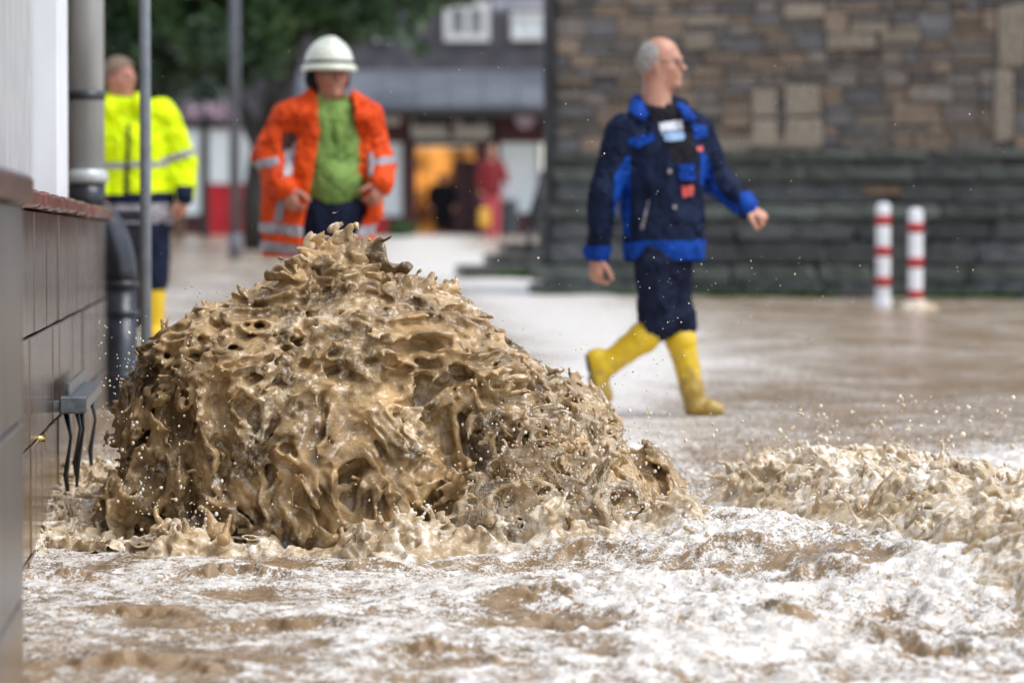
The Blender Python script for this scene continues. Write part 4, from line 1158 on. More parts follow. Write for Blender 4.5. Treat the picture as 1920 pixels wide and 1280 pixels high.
# ================================================================== FLOOD WATER
def water_material(name, foam_attr=True):
    m = bpy.data.materials.new(name); m.use_nodes = True
    N, L = m.node_tree.nodes, m.node_tree.links
    b = N['Principled BSDF']
    tc = N.new('ShaderNodeTexCoord')
    def nz(scale, detail=5, rough=.55, stretch=None, dist=0):
        t = N.new('ShaderNodeTexNoise'); t.inputs['Scale'].default_value = scale
        t.inputs['Detail'].default_value = detail; t.inputs['Roughness'].default_value = rough
        t.inputs['Distortion'].default_value = dist
        if stretch:
            mp = N.new('ShaderNodeMapping'); mp.inputs['Scale'].default_value = stretch
            L.new(tc.outputs['Object'], mp.inputs[0]); L.new(mp.outputs[0], t.inputs['Vector'])
        else: L.new(tc.outputs['Object'], t.inputs['Vector'])
        return t.outputs['Fac']
    def ramp(src, stops):
        r = N.new('ShaderNodeValToRGB'); e = r.color_ramp.elements
        e[0].position, e[0].color = stops[0][0], C(*stops[0][1]); e[1].position, e[1].color = stops[1][0], C(*stops[1][1])
        for p, c in stops[2:]: q = e.new(p); q.color = C(*c)
        L.new(src, r.inputs[0]); return r.outputs[0]
    def math_(op, a, c=None, clamp=False):
        q = N.new('ShaderNodeMath'); q.operation = op; q.use_clamp = clamp
        for i, v in enumerate((a, c)):
            if v is None: continue
            if isinstance(v, (int, float)): q.inputs[i].default_value = v
            else: L.new(v, q.inputs[i])
        return q.outputs[0]
    mud = ramp(nz(9, 5), [(.3, MUD_D), (.7, MUD_L)])
    at = N.new('ShaderNodeAttribute'); at.attribute_name = 'foam'
    f = math_('ADD', at.outputs['Fac'], math_('MULTIPLY', math_('SUBTRACT', nz(55, 7, .7, (1, .8, 1), .6), .5), 2.2))
    f = math_('ADD', f, math_('MULTIPLY', math_('SUBTRACT', nz(260, 4, .7), .5), 1.4))
    vo = N.new('ShaderNodeTexVoronoi'); vo.inputs['Scale'].default_value = 130       # bubbles: a lace of fine cells
    L.new(tc.outputs['Object'], vo.inputs['Vector'])
    f = math_('ADD', f, math_('MULTIPLY', math_('SUBTRACT', vo.outputs['Distance'], .42), .55))
    fm = N.new('ShaderNodeMapRange'); fm.interpolation_type = 'SMOOTHSTEP'
    fm.inputs['From Min'].default_value = .40; fm.inputs['From Max'].default_value = .62
    L.new(f, fm.inputs['Value']); foam = fm.outputs[0]
    foamc = ramp(nz(30, 5), [(.3, FOAM_D), (.65, FOAM_L)])
    mx = N.new('ShaderNodeMix'); mx.data_type = 'RGBA'
    L.new(foam, mx.inputs[0]); L.new(mud, mx.inputs[6]); L.new(foamc, mx.inputs[7])
    L.new(mx.outputs[2], b.inputs['Base Color'])
    rr = N.new('ShaderNodeMapRange'); rr.inputs['To Min'].default_value = .15; rr.inputs['To Max'].default_value = .42
    L.new(foam, rr.inputs['Value']); L.new(rr.outputs[0], b.inputs['Roughness'])
    b.inputs['IOR'].default_value = 1.36; b.inputs['Specular IOR Level'].default_value = .5
    b.inputs['Subsurface Weight'].default_value = .25; b.inputs['Subsurface Scale'].default_value = .012
    b.inputs['Subsurface Radius'].default_value = (1, .7, .4)
    # bubble relief where there is foam; small ripples elsewhere
    bub = math_('MULTIPLY', math_('SUBTRACT', 1, vo.outputs['Distance']), math_('ADD', math_('MULTIPLY', foam, .9), .1))
    hgt = math_('ADD', math_('ADD', math_('MULTIPLY', bub, .0035), math_('MULTIPLY', nz(60, 4, .6), .006)), math_('MULTIPLY', nz(9, 3, .6), .028))
    bp = N.new('ShaderNodeBump'); bp.inputs['Distance'].default_value = 1.0; bp.inputs['Strength'].default_value = .8
    L.new(hgt, bp.inputs['Height']); L.new(bp.outputs[0], b.inputs['Normal'])
    return m
MUD_D, MUD_L = (.19, .122, .060), (.37, .255, .145)
FOAM_D, FOAM_L = (.58, .50, .40), (.87, .86, .84)
M_WATER = water_material("foaming_flood_water")

def vec3(X, Y, Z=0.0): return np.stack([X, Y, np.zeros_like(X) + Z], axis=-1).reshape(-1, 3).astype(np.float32)
def nz2(X, Y, sx, sy, seed, rot=0.0):
    c, s = math.cos(rot), math.sin(rot)
    return noise(vec3((X * c + Y * s) * sx, (-X * s + Y * c) * sy, seed * 7.3), seed).reshape(X.shape)
ROLLS = [(430, 1085, .17, .10, .045, .07), (250, 1150, .16, -.2, .030, .08), (540, 1185, .18, -.05, .030, .06), (150, 1090, .14, -.35, .030, .07),
         (820, 1225, .10, .0, .025, .06), (1000, 1130, .14, .15, .035, .07), (1080, 1050, .10, .2, .05, .07), (1380, 1075, .13, -.35, .050, .08),
         (1540, 1110, .13, -.3, .050, .07), (1480, 1190, .13, -.2, .040, .07), (1650, 1215, .12, -.2, .035, .06), (1280, 1010, .10, -.2, .04, .06),
         (300, 1255, .20, -.25, .035, .09), (700, 1070, .12, -.2, .035, .06), (900, 1250, .14, .05, .02, .06), (1780, 1230, .10, -.3, .03, .06)]
def water_h(X, Y):
    """height of the water surface, and how much foam lies on it"""
    wx = X + .10 * nz2(X, Y, 2.5, 2.5, 41); wy = Y + .14 * nz2(X, Y, 2.5, 2.5, 42)
    near = 1 - sstep(13.5, 20, Y)
    a = nz2(wx, wy, 2.2, 1.5, 1, .5); b = nz2(wx, wy, 5.5, 4.0, 2, .4); c = nz2(wx, wy, 13, 10, 3, .2)
    d = nz2(wx, wy, 30, 24, 4)
    turb = .45 + .75 * sstep(-.6, .9, X + (11.5 - Y) * .1) * sstep(7.5, 9.5, Y)          # rougher to the right
    e_ = nz2(wx, wy, 62, 50, 5)
    h = near * turb * (.070 * a + .070 * (.30 - np.sqrt(b * b + .002)) + .042 * (.28 - np.sqrt(c * c + .002)) + .017 * (.5 * d + .25 - np.abs(d)) + .006 * e_)
    h += (1 - near) * (.020 * a + .012 * b + .006 * c)
    # long swell of white water running down from the fountain towards the right
    t = (X - .25) * .49 + (12.1 - Y) * .87; r = (X - .25) * .87 - (12.1 - Y) * .49
    h += .10 * np.exp(-(r / .34) ** 2) * sstep(-.6, .2, t) * (1 - sstep(2.0, 3.2, t))
    # single rolls of water with a clean brown front
    roll_f = np.zeros_like(X)
    for px, py, ln, ang, hh, wd in ROLLS:
        q = P(px, py, 7920.0 / (py - 340)); yr = 7920.0 / (py - 340)
        dx = X - q.x + .04 * b; dy = Y - yr; ca, sa = math.cos(ang), math.sin(ang)
        al = dx * ca + dy * sa; ac = -dx * sa + dy * ca + .35 * al * al / ln + .20 * c + .05 * d
        e = np.exp(-(al / ln) ** 2) * hh * (.8 + .9 * c)
        prof = np.where(ac < 0, np.exp(-(ac / (wd * .45)) ** 2), np.exp(-(ac / (wd * 1.8)) ** 2))
        h += e * prof; roll_f += np.exp(-(al / ln) ** 2) * np.exp(-((ac + wd * .30) / (wd * .45)) ** 2)
    # hump at the foot of the wall
    h += .05 * np.exp(-((X + 1.38) / .22) ** 2 - ((Y - 12.6) / .8) ** 2) * (1 + 2 * c)
    # foam: streaks of whipped water; the dirtier patches lie at lower left and far right
    foam = .65 + .40 * a - .55 * (np.abs(b) - .05) + .65 * c + .35 * d - .45 * sstep(.12, .36, nz2(wx, wy, 3.5, 2.2, 17, .5))
    low = sstep(0.2, -1.0, X) * sstep(10.2, 8.6, Y)
    foam -= .42 * low + (.42 + 1.8 * c + 1.2 * d) * np.minimum(roll_f, 1)
    foam += .03 * sstep(-.2, .6, X) * (1 - sstep(11.5, 13, Y))
    # far: white stream coming out of the lane, brown calm water in front of the church
    cx = np.interp(Y, [13, 19, 24, 36, 50, 66, 80], [.1, .35, .75, .35, -.8, -1.6, -1.6])
    wd = np.interp(Y, [13, 19, 24, 36, 50, 66], [.5, .45, .65, .95, 1.2, .9])
    st = np.exp(-((X - cx) / wd) ** 2)
    farf = .27 + .56 * st + .28 * a + .16 * b + .1 * nz2(X, Y, 1.2, .25, 9)
    farf += .5 * np.exp(-((Y - 14.6) / .8) ** 2) * sstep(1.1, 1.7, X)
    farf += .12 * sstep(-.7, -1.6, X + .02 * (Y - 24)) * sstep(17, 22, Y) * sstep(60, 35, Y)
    k = sstep(12.4, 14.0, Y)
    foam = foam * (1 - k) + farf * k
    return h, foam

def build_water():
    ys = [6.8]
    while ys[-1] < 84:
        y = ys[-1]; ys.append(y + (.0095 if y < 13.2 else min(.0095 * (1 + (y - 13.2) * 1.1), .3)))
    ys = np.array(ys, dtype=np.float32); n = 620
    u = np.linspace(-1, 1, n, dtype=np.float32)
    Y, U = np.meshgrid(ys, u, indexing='ij'); X = U * (.55 + .175 * Y - .06 * np.maximum(Y - 30, 0))
    X = U * (.50 + .150 * Y)
    h, foam = water_h(X, Y)
    Z = G(Y) + h
    V = np.stack([X, Y, Z], -1).reshape(-1, 3)
    I = np.arange(len(ys) * n).reshape(len(ys), n)
    Q = np.stack([I[:-1, :-1], I[:-1, 1:], I[1:, 1:], I[1:, :-1]], -1).reshape(-1, 4)
    o = mesh_np("flood_water", V, Q, M_WATER)
    at = o.data.attributes.new('foam', 'FLOAT', 'POINT'); at.data.foreach_set('value', foam.ravel().astype(np.float32))
    tag(o, kind='structure')
    # the same flood beyond the wave detail, a little lower
    s = MB(); ring = [(-60, -5), (60, -5), (60, 79), (-60, 79)]
    s.add([(x, y, float(G(y)) - .09) for x, y in ring], [(0, 1, 2, 3)])
    tag(s.build("outer_flood_water", M_WATER), kind='structure')
build_water()

# ------------------------------------------------------------------ the surge: a dome of muddy water
def spikes(fd, pts, nrm, n, seed, length=(.02, .06), r=(.006, .0035), up=.5, bulb=1.5, k=.012):
    """thrown-up fingers of water with a drop at the tip"""
    rg = np.random.default_rng(seed); drops = []
    for j in rg.choice(len(pts), min(n, len(pts)), replace=False):
        p = pts[j].copy(); d = nrm[j] * .9 + np.array([0, 0, up]) + rg.normal(size=3) * .5; d /= np.linalg.norm(d)
        L = rg.uniform(*length); ns = 5; r0 = rg.uniform(.7, 1.4) * r[0]; q = p - d * .01
        for s_ in range(ns):
            d2 = d + np.array([0, 0, -.10]) + rg.normal(size=3) * .20; d2 /= np.linalg.norm(d2)
            e = q + d2 * L / ns
            ra = r0 + (r[1] - r0) * s_ / ns; rb = r0 + (r[1] - r0) * (s_ + 1) / ns
            fd.cap(q, e, ra * (1.8 if s_ == 0 else 1), rb, k=k if s_ == 0 else .004, m=.015)
            q, d = e, d2
        fd.cap(q, q + d * .003, r[1] * bulb * rg.uniform(.8, 1.4), k=.004, m=.012)
        drops.append(q + d * rg.uniform(.01, .05))
    return drops
def surf_pts(fd, cond):
    I, p = fd.near(fd.h * .5)
    m = cond(p) & (I[0] > 0) & (I[1] > 0) & (I[2] > 0) & (I[0] < fd.n[0] - 1) & (I[1] < fd.n[1] - 1) & (I[2] < fd.n[2] - 1)
    I = tuple(i[m] for i in I); p = p[m]; F = fd.F
    g = np.stack([F[I[0] + 1, I[1], I[2]] - F[I[0] - 1, I[1], I[2]], F[I[0], I[1] + 1, I[2]] - F[I[0], I[1] - 1, I[2]],
                  F[I[0], I[1], I[2] + 1] - F[I[0], I[1], I[2] - 1]], 1)
    return p, g / np.maximum(np.linalg.norm(g, axis=1, keepdims=True), 1e-6)

YF = 12.0                                   # distance of the fountain's middle
DROPS = []
def build_surge():
    h = .0054
    lo = (P(165, 0, YF).x, 11.02, .06); hi = (P(1385, 0, YF).x, 12.80, P(0, 400, YF).z)
    fd = Field(lo, hi, h)
    # (px, py, rx px, rz px, ry m, dy m)
    blobs = [(645, 560, 75, 122, .15, .0), (605, 615, 138, 122, .26, .0), (690, 690, 215, 176, .38, .0), (472, 785, 180, 198, .38, -.05),
             (620, 900, 335, 305, .50, .0), (345, 885, 74, 208, .32, .0), (305, 990, 60, 95, .24, -.05), (850, 862, 152, 226, .40, .0),
             (960, 935, 108, 168, .40, .05), (1090, 955, 95, 182, .28, .20), (1195, 990, 80, 135, .24, .20), (1275, 1005, 60, 65, .20, .2)]
    for px, py, rx, rz, ry, dy in blobs:
        c = P(px, py, YF + dy); s_ = YF / FPX
        fd.ell(c, (rx * s_, ry, rz * s_), k=.07, m=.28)
    base = fd.F.copy()
    BAND = .19
    I, p = fd.near(BAND)
    x, y, z = p.T
    pxx, pyy = pix(x, y, z)
    F0 = base[I]
    warp = np.stack([noise(p * 6, 1), noise(p * 6, 2), noise(p * 6, 3)], 1)
    # lower down the crests hang as long vertical curtains, higher up they are lumps
    hang = sstep(540, 740, pyy)
    lean = np.stack([-.12 * F0, 0 * F0, (.20 + .35 * hang) * (F0 * (.35 + .65 * hang))], 1)          # outer parts droop
    q = p + warp * .075 + lean; q2 = q.copy(); q2[:, 2] *= (1 - .42 * hang)
    big = noise(q2 * 3.6, 10)
    n1 = noise(q2 * 8.6, 11)
    n2 = noise(q2 * 18 + warp * .4, 12)
    n3 = noise(q * 34 + warp * .8, 13)
    n4 = noise(q * 70, 14)
    n5 = noise(q * 52 + warp, 15)
    def rd(n, e=.045): return .27 - np.sqrt(n * n + e * e)
    patch = sstep(-.18, .18, noise(p * 3.1, 19))
    top = 1 - sstep(500, 700, pyy)
    low = (.13 * big + .33 * rd(n1, .09) + (.13 + .12 * patch) * rd(n2, .08) + .11 * rd(n3, .08) + .022 * n5)
    upp = (.04 * big + .09 * rd(n1, .09) + .20 * (np.sqrt(n2 * n2 + .002) - .18) + .08 * rd(n3, .08) + .03 * n5)
    disp = (1 - top) * low + top * upp + .006 * n4
    disp = np.where(disp < -.12, -.12 + (disp + .12) * .3, disp)
    disp = disp * (1 - .5 * sstep(1060, 1180, pxx))
    fade = sstep(BAND, BAND - .035, np.abs(F0))
    fd.F[I] = F0 - disp * fade
    # torn webs of thinner water standing off the left side and the front
    left = .8 * sstep(480, 300, pxx) * sstep(640, 720, pyy)
    right = sstep(170, 60, np.hypot(pxx - 1030, (pyy - 850) * .8))
    lowmid = sstep(120, 50, np.hypot((pxx - 760) * .6, pyy - 960))
    dens = np.maximum.reduce([left * .9, right, lowmid * .8])
    m = (dens > .02) & (y < 12.1)
    w1 = np.abs(noise((p[m] + warp[m] * .06) * 10, 21)); w2 = np.abs(noise((p[m] + warp[m] * .04) * 19, 22))
    off = .058 + .05 * noise(p[m] * 6, 23)
    sheet = np.abs(F0[m] - off) - .0050
    thr = .03 + .13 * dens[m] * sstep(-.3, .3, noise(p[m] * 5, 24) + .1)
    strand = (np.minimum(w1, w2 * 1.4) - thr) * .05
    web = np.maximum(sheet, strand)
    ii = tuple(a[m] for a in I)
    A = fd.F[ii]; k = .012
    hh = np.clip(.5 + .5 * (web - A) / k, 0, 1); fd.F[ii] = web + (A - web) * hh - k * hh * (1 - hh)
    fd.blur()
    # fingers
    s1, n_1 = surf_pts(fd, lambda p: (p[:, 1] < 12.15) & (p[:, 2] > .25))
    sx, sy = pix(*s1.T)
    crest = base_at(base, fd, s1) > .012
    pr = crest & ((sx < 420) | (np.hypot(sx - 1010, sy - 850) < 170) | (rng.random(len(sx)) < .25))
    DROPS.extend(spikes(fd, s1[pr], n_1[pr], 330, 5, (.015, .055), (.0055, .0035)))
    # crown of upward lips along the foot
    for px in np.concatenate([rng.uniform(280, 560, 16), rng.uniform(600, 1340, 34)]):
        c = np.array(P(px, rng.uniform(985, 1012), rng.uniform(11.3, 11.7)))
        DROPS.extend(spikes(fd, c[None], np.array([[rng.normal() * .5, -.2, .6]]), 1, int(px), (.03, .085), (.016, .006), up=.4, bulb=1.4, k=.02))
    o = fd.build("muddy_water_surge", M_SURGE); I = p = base = None
    tag(o, "tall brown dome of muddy floodwater gushing up out of the street beside the tiled wall", "water surge")
    return o
def base_at(base, fd, p):
    i = ((p - fd.lo) / fd.h + .5).astype(int)
    i = np.clip(i, 0, np.array(base.shape) - 1)
    return base[i[:, 0], i[:, 1], i[:, 2]]

def setup_surge(name, dark, light, froth, famt, alpha=None, f0=.58):
    m = bpy.data.materials.new(name); m.use_nodes = True
    N, L = m.node_tree.nodes, m.node_tree.links; b = N['Principled BSDF']
    tc = N.new('ShaderNodeTexCoord')
    def nz(s, d=5, r=.6):
        t = N.new('ShaderNodeTexNoise'); t.inputs['Scale'].default_value = s; t.inputs['Detail'].default_value = d
        t.inputs['Roughness'].default_value = r; L.new(tc.outputs['Object'], t.inputs['Vector']); return t.outputs['Fac']
    r = N.new('ShaderNodeValToRGB'); e = r.color_ramp.elements
    e[0].position = .34; e[0].color = C(*dark); e[1].position = .66; e[1].color = C(*light)
    L.new(nz(7, 6, .65), r.inputs[0])
    # froth specks
    f = N.new('ShaderNodeMapRange'); f.inputs['From Min'].default_value = f0; f.inputs['From Max'].default_value = f0 + .16
    ad = N.new('ShaderNodeMath'); ad.operation = 'MULTIPLY_ADD'; ad.inputs[1].default_value = .55
    sb = N.new('ShaderNodeMath'); sb.operation = 'SUBTRACT'; sb.inputs[1].default_value = .27
    L.new(nz(4.5, 3, .5), ad.inputs[0]); L.new(nz(38, 8, .75), ad.inputs[2]); L.new(ad.outputs[0], sb.inputs[0]); L.new(sb.outputs[0], f.inputs['Value'])
    mx = N.new('ShaderNodeMix'); mx.data_type = 'RGBA'; mx.inputs[7].default_value = C(*froth)
    q = N.new('ShaderNodeMath'); q.operation = 'MULTIPLY'; q.inputs[1].default_value = famt; L.new(f.outputs[0], q.inputs[0])
    L.new(q.outputs[0], mx.inputs[0]); L.new(r.outputs[0], mx.inputs[6]); L.new(mx.outputs[2], b.inputs['Base Color'])
    b.inputs['Roughness'].default_value = .07; b.inputs['Specular IOR Level'].default_value = .8; b.inputs['IOR'].default_value = 1.36
    b.inputs['Subsurface Weight'].default_value = .5; b.inputs['Subsurface Scale'].default_value = .012
    b.inputs['Subsurface Radius'].default_value = (1, .7, .38)
    bp = N.new('ShaderNodeBump'); bp.inputs['Distance'].default_value = .014; bp.inputs['Strength'].default_value = .7
    L.new(nz(26, 4, .5), bp.inputs['Height']); L.new(bp.outputs[0], b.inputs['Normal'])
    if alpha:
        a_ = N.new('ShaderNodeMapRange'); a_.inputs['From Min'].default_value = .38; a_.inputs['From Max'].default_value = .62
        a_.inputs['To Min'].default_value = alpha[0]; a_.inputs['To Max'].default_value = alpha[1]
        L.new(nz(16, 4, .6), a_.inputs['Value']); L.new(a_.outputs[0], b.inputs['Alpha'])
    return m
M_SURGE = setup_surge("surge_water", (.10, .060, .024), (.56, .382, .190), (.80, .72, .56), .8, None, .56)
M_SPRAY = setup_surge("splash_water", (.34, .24, .125), (.62, .49, .32), (.85, .80, .71), .9, None, .47)
M_DROP = setup_surge("droplet_water", (.45, .36, .24), (.66, .58, .45), (.80, .76, .68), .9, None, .45)
M_FILM = setup_surge("thin_water_film", (.34, .23, .12), (.60, .46, .29), (.80, .74, .64), .9, (.45, 1.0), .50)
SURGE = build_surge()

# ------------------------------------------------------------------ clear sheets thrown up at the right foot of the surge
def build_sheets():
    h = .0048
    fd = Field((P(790, 0, 11.4).x, 11.0, .1), (P(1210, 0, 11.4).x, 11.72, P(0, 690, 11.4).z), h)
    for c, r in ((P(900, 1000, 11.45), (.112, .10, .150)), (P(1050, 930, 11.46), (.16, .13, .27)), (P(990, 985, 11.42), (.16, .12, .13)), (P(1120, 960, 11.5), (.12, .11, .17))):
        fd.ell(c, r, k=.04, m=.12)
    I, p = fd.near(.07); F0 = fd.F[I]
    w = np.stack([noise(p * 8, 31), noise(p * 8, 32), noise(p * 8, 33)], 1)
    n1 = noise(p * 9 + w, 34); n2 = np.abs(noise(p * 11 + w * .8, 35)); n3 = noise(p * 40, 36)
    d = F0 + .11 * n1 + .03 * n2 + .010 * n3
    sheet = np.abs(d) - (.0034 + .003 * sstep(.1, 0, n2))
    _, py = pix(*p.T)
    px, _ = pix(*p.T)
    open_ = .12 + .16 * sstep(960, 760, py)                       # more torn towards the top
    bubble = sstep(110, 80, np.hypot(px - 905, py - 960))              # the bubble at the left stays whole
    keep = (n2 - (.34 - open_)) * .06 - bubble * .05
    fd.F[:] = 1; fd.F[I] = np.maximum(sheet, keep)
    s1, n_1 = surf_pts(fd, lambda q: (q[:, 1] < 11.5))
    _, sy = pix(*s1.T); k = rng.random(len(sy)) < sstep(1000, 780, sy) + .1
    DROPS.extend(spikes(fd, s1[k], n_1[k], 170, 9, (.02, .06), (.005, .003), up=.7, bulb=1.7, k=.006))
    fd.build("thin_water_sheet", M_FILM, SURGE)
build_sheets()

# ------------------------------------------------------------------ the breaking wave and spray to the right
def build_splash():
    h = .0075
    fd = Field((.40, 8.6, .02), (2.25, 14.3, .70), h)
    X = fd.ax[0][:, None]; Y = fd.ax[1][None, :]; X, Y = np.broadcast_arrays(X, Y); X = X.copy(); Y = Y.copy()
    lx = np.interp(Y, [8.6, 9.4, 11.0, 12.2, 12.9, 13.6], [1.50, 1.26, 1.04, .80, .62, .72]) + .10 * nz2(X, Y, 1.6, 1.6, 51)
    r = X - lx
    hump = sstep(-.16, .22, r + .12 * nz2(X, Y, 3, 3, 59)) * (1 - sstep(.5, 1.5, r) * .8)
    size = np.interp(Y, [8.6, 9.3, 10.4, 12.0, 13.2, 14.3], [.02, .10, .17, .13, .10, -.02])
    H = size * hump * (1 + .9 * nz2(X, Y, 3.2, 2.6, 52)) + .05 * hump * (.3 - np.abs(nz2(X, Y, 7, 6, 53))) - .05 * (1 - hump)
    Zs = (G(Y) + H).astype(np.float32)
    fd.F = (fd.ax[2][None, None, :] - Zs[:, :, None]) * .72
    fd.F = np.ascontiguousarray(fd.F, dtype=np.float32)
    for px, py, yy, rr in ((1715, 1045, 10.9, (.16, .22, .10)), (1840, 1075, 10.4, (.13, .20, .12)), (1600, 1010, 11.5, (.12, .2, .07)), (1900, 1130, 9.9, (.12, .2, .09))):
        fd.ell(P(px, py, yy), rr, k=.06, m=.10)
    I, p = fd.near(.08); F0 = fd.F[I]; hu = hump[I[0], I[1]]
    w = np.stack([noise(p * 6, 61), noise(p * 6, 62), noise(p * 6, 63)], 1)
    q = p + w * .07; q[:, 2] *= .6; q[:, 0] += .5 * F0; q[:, 1] *= .8
    n1 = noise(q * 7.5, 64); n2 = noise(q * 15 + w * .4, 65); n3 = noise(q * 32 + w * .6, 66)
    disp = hu * (.17 * (.25 - np.sqrt(n1 * n1 + .004)) + .07 * (np.sqrt(n2 * n2 + .002) - .2) + .08 * (.22 - np.abs(n2)) + .13 * (.22 - np.sqrt(n3 * n3 + .002)) + .04 * noise(q * 60, 69))
    fd.F[I] = F0 - disp * sstep(.08, .06, np.abs(F0))
    m = hu > .4
    w1 = np.abs(noise((p[m] + w[m] * .05) * 13, 67)); off = .045 + .05 * noise(p[m] * 5, 68)
    web = np.maximum(np.abs(F0[m] - off) - .006, (w1 - .055 + .2 * (noise(p[m] * 3, 58) < 0)) * .05)
    ii = tuple(a[m] for a in I); A = fd.F[ii]; hh = np.clip(.5 + .5 * (web - A) / .012, 0, 1); fd.F[ii] = web + (A - web) * hh - .012 * hh * (1 - hh)
    fd.blur()
    s1, n_1 = surf_pts(fd, lambda p_: p_[:, 2] > G(p_[:, 1]) + .05)
    far = s1[:, 1] > 11.2
    DROPS.extend(spikes(fd, s1[far], n_1[far], 110, 70, (.02, .085), (.011, .0045), up=.9, bulb=1.5, k=.012))
    DROPS.extend(spikes(fd, s1[~far], n_1[~far], 60, 71, (.02, .06), (.009, .005), up=.5, bulb=1.3, k=.012))
    tall = far & (s1[:, 0] > .95); DROPS.extend(spikes(fd, s1[tall], n_1[tall], 9, 72, (.10, .20), (.010, .004), up=2.2, bulb=1.6, k=.02))
    o = fd.build("breaking_wave", M_SPRAY)
    tag(o, "tan splashing wave with upward spray to the right of the big surge", "wave")
build_splash()

# ------------------------------------------------------------------ small splash where the flood runs along the slab wall
def build_wall_splash():
    h = .0065
    fd = Field((-1.62, 11.3, .05), (-1.05, 14.6, .55), h)
    X = fd.ax[0][:, None]; Y = fd.ax[1][None, :]; X, Y = np.broadcast_arrays(X, Y); X = X.copy(); Y = Y.copy()
    H = .07 * sstep(11.4, 12.2, Y) * sstep(14.6, 13.6, Y) * (1 + .8 * nz2(X, Y, 4, 3, 81)) - .03
    fd.F = np.ascontiguousarray((fd.ax[2][None, None, :] - (G(Y) + H)[:, :, None]) * .75, dtype=np.float32)
    I, p = fd.near(.07); F0 = fd.F[I]; w = np.stack([noise(p * 7, 82), noise(p * 7, 83), noise(p * 7, 84)], 1); q = p + w * .05
    disp = .15 * (.25 - np.abs(noise(q * 9, 85))) + .10 * (.24 - np.abs(noise(q * 19 + w * .4, 86))) + .04 * (.2 - np.abs(noise(q * 38, 87)))
    fd.F[I] = F0 - disp * sstep(.07, .05, np.abs(F0))
    s1, n_1 = surf_pts(fd, lambda p_: p_[:, 2] > .18)
    DROPS.extend(spikes(fd, s1, n_1, 120, 88, (.02, .07), (.006, .004), up=.8, bulb=1.5, k=.01))
    tag(fd.build("wall_foot_splash", M_SPRAY), "low tan splash churning along the foot of the dark slab wall", "splash")
    # mud piled up at the foot of the right bollard
    q = P(1718, 575, 33.3); fd = Field(q - Vector((.35, .3, .25)), q + Vector((.4, .3, .25)), .015)
    fd.ell(q + Vector((0, -.05, -.08)), (.16, .14, .13), k=.03); fd.ell(q + Vector((.12, -.05, -.10)), (.12, .10, .10), k=.03); fd.folds(.05, (9, 9, 9), .06, 4)
    tag(fd.build("bollard_foot_splash", M_SPRAY), "small heap of tan splashing water round the foot of the right bollard", "splash")
build_wall_splash()

# ------------------------------------------------------------------ cream lips and fingers of water all along the foot of the surge
def build_foot():
    h = .0056
    fd = Field((P(235, 0, 11.3).x, 10.88, .08), (P(1370, 0, 11.3).x, 11.75, .46), h)
    X = fd.ax[0][:, None]; Y = fd.ax[1][None, :]; X, Y = np.broadcast_arrays(X, Y); X = X.copy(); Y = Y.copy()
    mid = 11.36 + .26 * nz2(X, Y, 2.2, .5, 101) + .10 * nz2(X, Y, 7, .5, 99)
    env = np.exp(-((Y - mid) / .13) ** 2) * sstep(-1.15, -1.0, X) * sstep(.64, .5, X)
    env = env * (.35 + .65 * sstep(-.22, .12, nz2(X, Y, 2.6, 1, 98)))
    H = env * (.038 + .085 * nz2(X, Y, 3.8, 3, 102)) - .035 * (1 - env) + water_h(X, Y)[0] * .8
    fd.F = np.ascontiguousarray((fd.ax[2][None, None, :] - (G(Y) + H)[:, :, None]) * .7, dtype=np.float32)
    I, p = fd.near(.07); F0 = fd.F[I]; w = np.stack([noise(p * 7, 103), noise(p * 7, 104), noise(p * 7, 105)], 1); q = p + w * .05; q[:, 2] *= .7
    ev = env[I[0], I[1]]
    disp = (.25 + .75 * ev) * (.17 * (.25 - np.abs(noise(q * 8, 106))) + .11 * (.24 - np.abs(noise(q * 17 + w * .4, 107))) + .05 * (.2 - np.abs(noise(q * 36, 108))))
    fd.F[I] = F0 - disp * sstep(.07, .05, np.abs(F0))
    m = ev > .45; off = .035 + .04 * noise(p[m] * 6, 109)
    web = np.maximum(np.abs(F0[m] - off) - .005, (np.abs(noise(p[m] * 13 + w[m] * .6, 110)) - .07) * .05)
    ii = tuple(a[m] for a in I); A = fd.F[ii]; hh = np.clip(.5 + .5 * (web - A) / .012, 0, 1); fd.F[ii] = web + (A - web) * hh - .012 * hh * (1 - hh)
    fd.blur()
    s1, n_1 = surf_pts(fd, lambda p_: p_[:, 2] > G(p_[:, 1]) + .055)
    DROPS.extend(spikes(fd, s1, n_1, 110, 111, (.02, .07), (.008, .004), up=.8, bulb=1.6, k=.012))
    fd.build("foot_splash", M_SPRAY, SURGE)
build_foot()

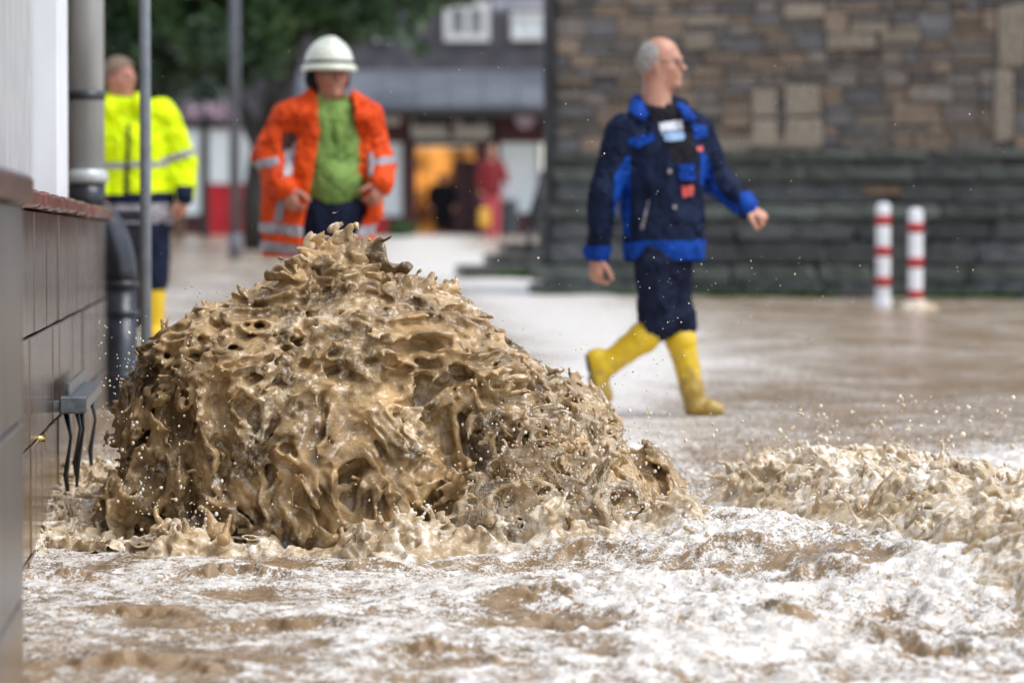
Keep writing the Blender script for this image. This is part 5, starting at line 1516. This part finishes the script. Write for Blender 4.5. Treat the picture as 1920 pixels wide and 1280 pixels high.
# ------------------------------------------------------------------ loose drops in the air
def build_drops():
    r_ = np.random.default_rng(91); pts = [(np.array(d), r_.uniform(.002, .005)) for d in DROPS if r_.random() < .6]
    def cloud(n, x0, x1, y0, y1, ya, yb, ra, rb, cx=None, cyy=None, sd=None):
        for _ in range(n):
            if cx is None: x, y = r_.uniform(x0, x1), r_.uniform(y0, y1)
            else: x, y = r_.normal(cx, sd), r_.normal(cyy, sd * .9)
            r = ra + (rb - ra) * r_.random() ** 3
            pts.append((np.array(P(x, y, r_.uniform(ya, yb))), r))
    cloud(520, 0, 0, 0, 0, 11.0, 11.3, .0010, .0042, 1060, 850, 85)
    cloud(200, 0, 0, 0, 0, 11.0, 11.4, .0014, .0055, 1190, 900, 80)
    cloud(110, 185, 270, 600, 960, 11.3, 12.0, .002, .006)
    cloud(60, 260, 420, 900, 1000, 11.0, 11.3, .002, .006)
    cloud(420, 1330, 1960, 760, 980, 11.2, 13.6, .0012, .007)
    cloud(90, 1450, 1900, 740, 860, 12.2, 13.6, .002, .010)
    cloud(260, 700, 1960, 120, 820, 10.4, 13.2, .0007, .0022)
    cloud(90, 200, 1000, 20, 700, 10.4, 13.2, .0007, .0018)
    cloud(160, 1150, 1600, 480, 820, 10.6, 12.8, .0008, .0028)
    cloud(140, 300, 1340, 480, 1000, 11.0, 11.25, .001, .004)
    t = (1 + 5 ** .5) / 2
    iv = np.array([(-1, t, 0), (1, t, 0), (-1, -t, 0), (1, -t, 0), (0, -1, t), (0, 1, t), (0, -1, -t), (0, 1, -t), (t, 0, -1), (t, 0, 1), (-t, 0, -1), (-t, 0, 1)]); iv /= np.linalg.norm(iv[0])
    it = np.array([(0, 11, 5), (0, 5, 1), (0, 1, 7), (0, 7, 10), (0, 10, 11), (1, 5, 9), (5, 11, 4), (11, 10, 2), (10, 7, 6), (7, 1, 8), (3, 9, 4), (3, 4, 2), (3, 2, 6), (3, 6, 8), (3, 8, 9), (4, 9, 5), (2, 4, 11), (6, 2, 10), (8, 6, 7), (9, 8, 1)])
    mid = {}; vs = [v for v in iv]; fs = []
    def m_(a, b):
        k = (min(a, b), max(a, b))
        if k not in mid: v = vs[a] + vs[b]; vs.append(v / np.linalg.norm(v)); mid[k] = len(vs) - 1
        return mid[k]
    for a, b, c in it:
        x, y, z = m_(a, b), m_(b, c), m_(c, a); fs += [(a, x, z), (b, y, x), (c, z, y), (x, y, z)]
    vs = np.array(vs); fs = np.array(fs); V = []; F = []
    for k, (c, r) in enumerate(pts):
        st = np.array([r_.uniform(.8, 1.2), r_.uniform(.8, 1.2), r_.uniform(.85, 1.5)])
        V.append(vs * r * st + c); F.append(fs + k * len(vs))
    tag(mesh_np("water_droplets", np.concatenate(V), np.concatenate(F), M_DROP), kind='stuff')
build_drops()
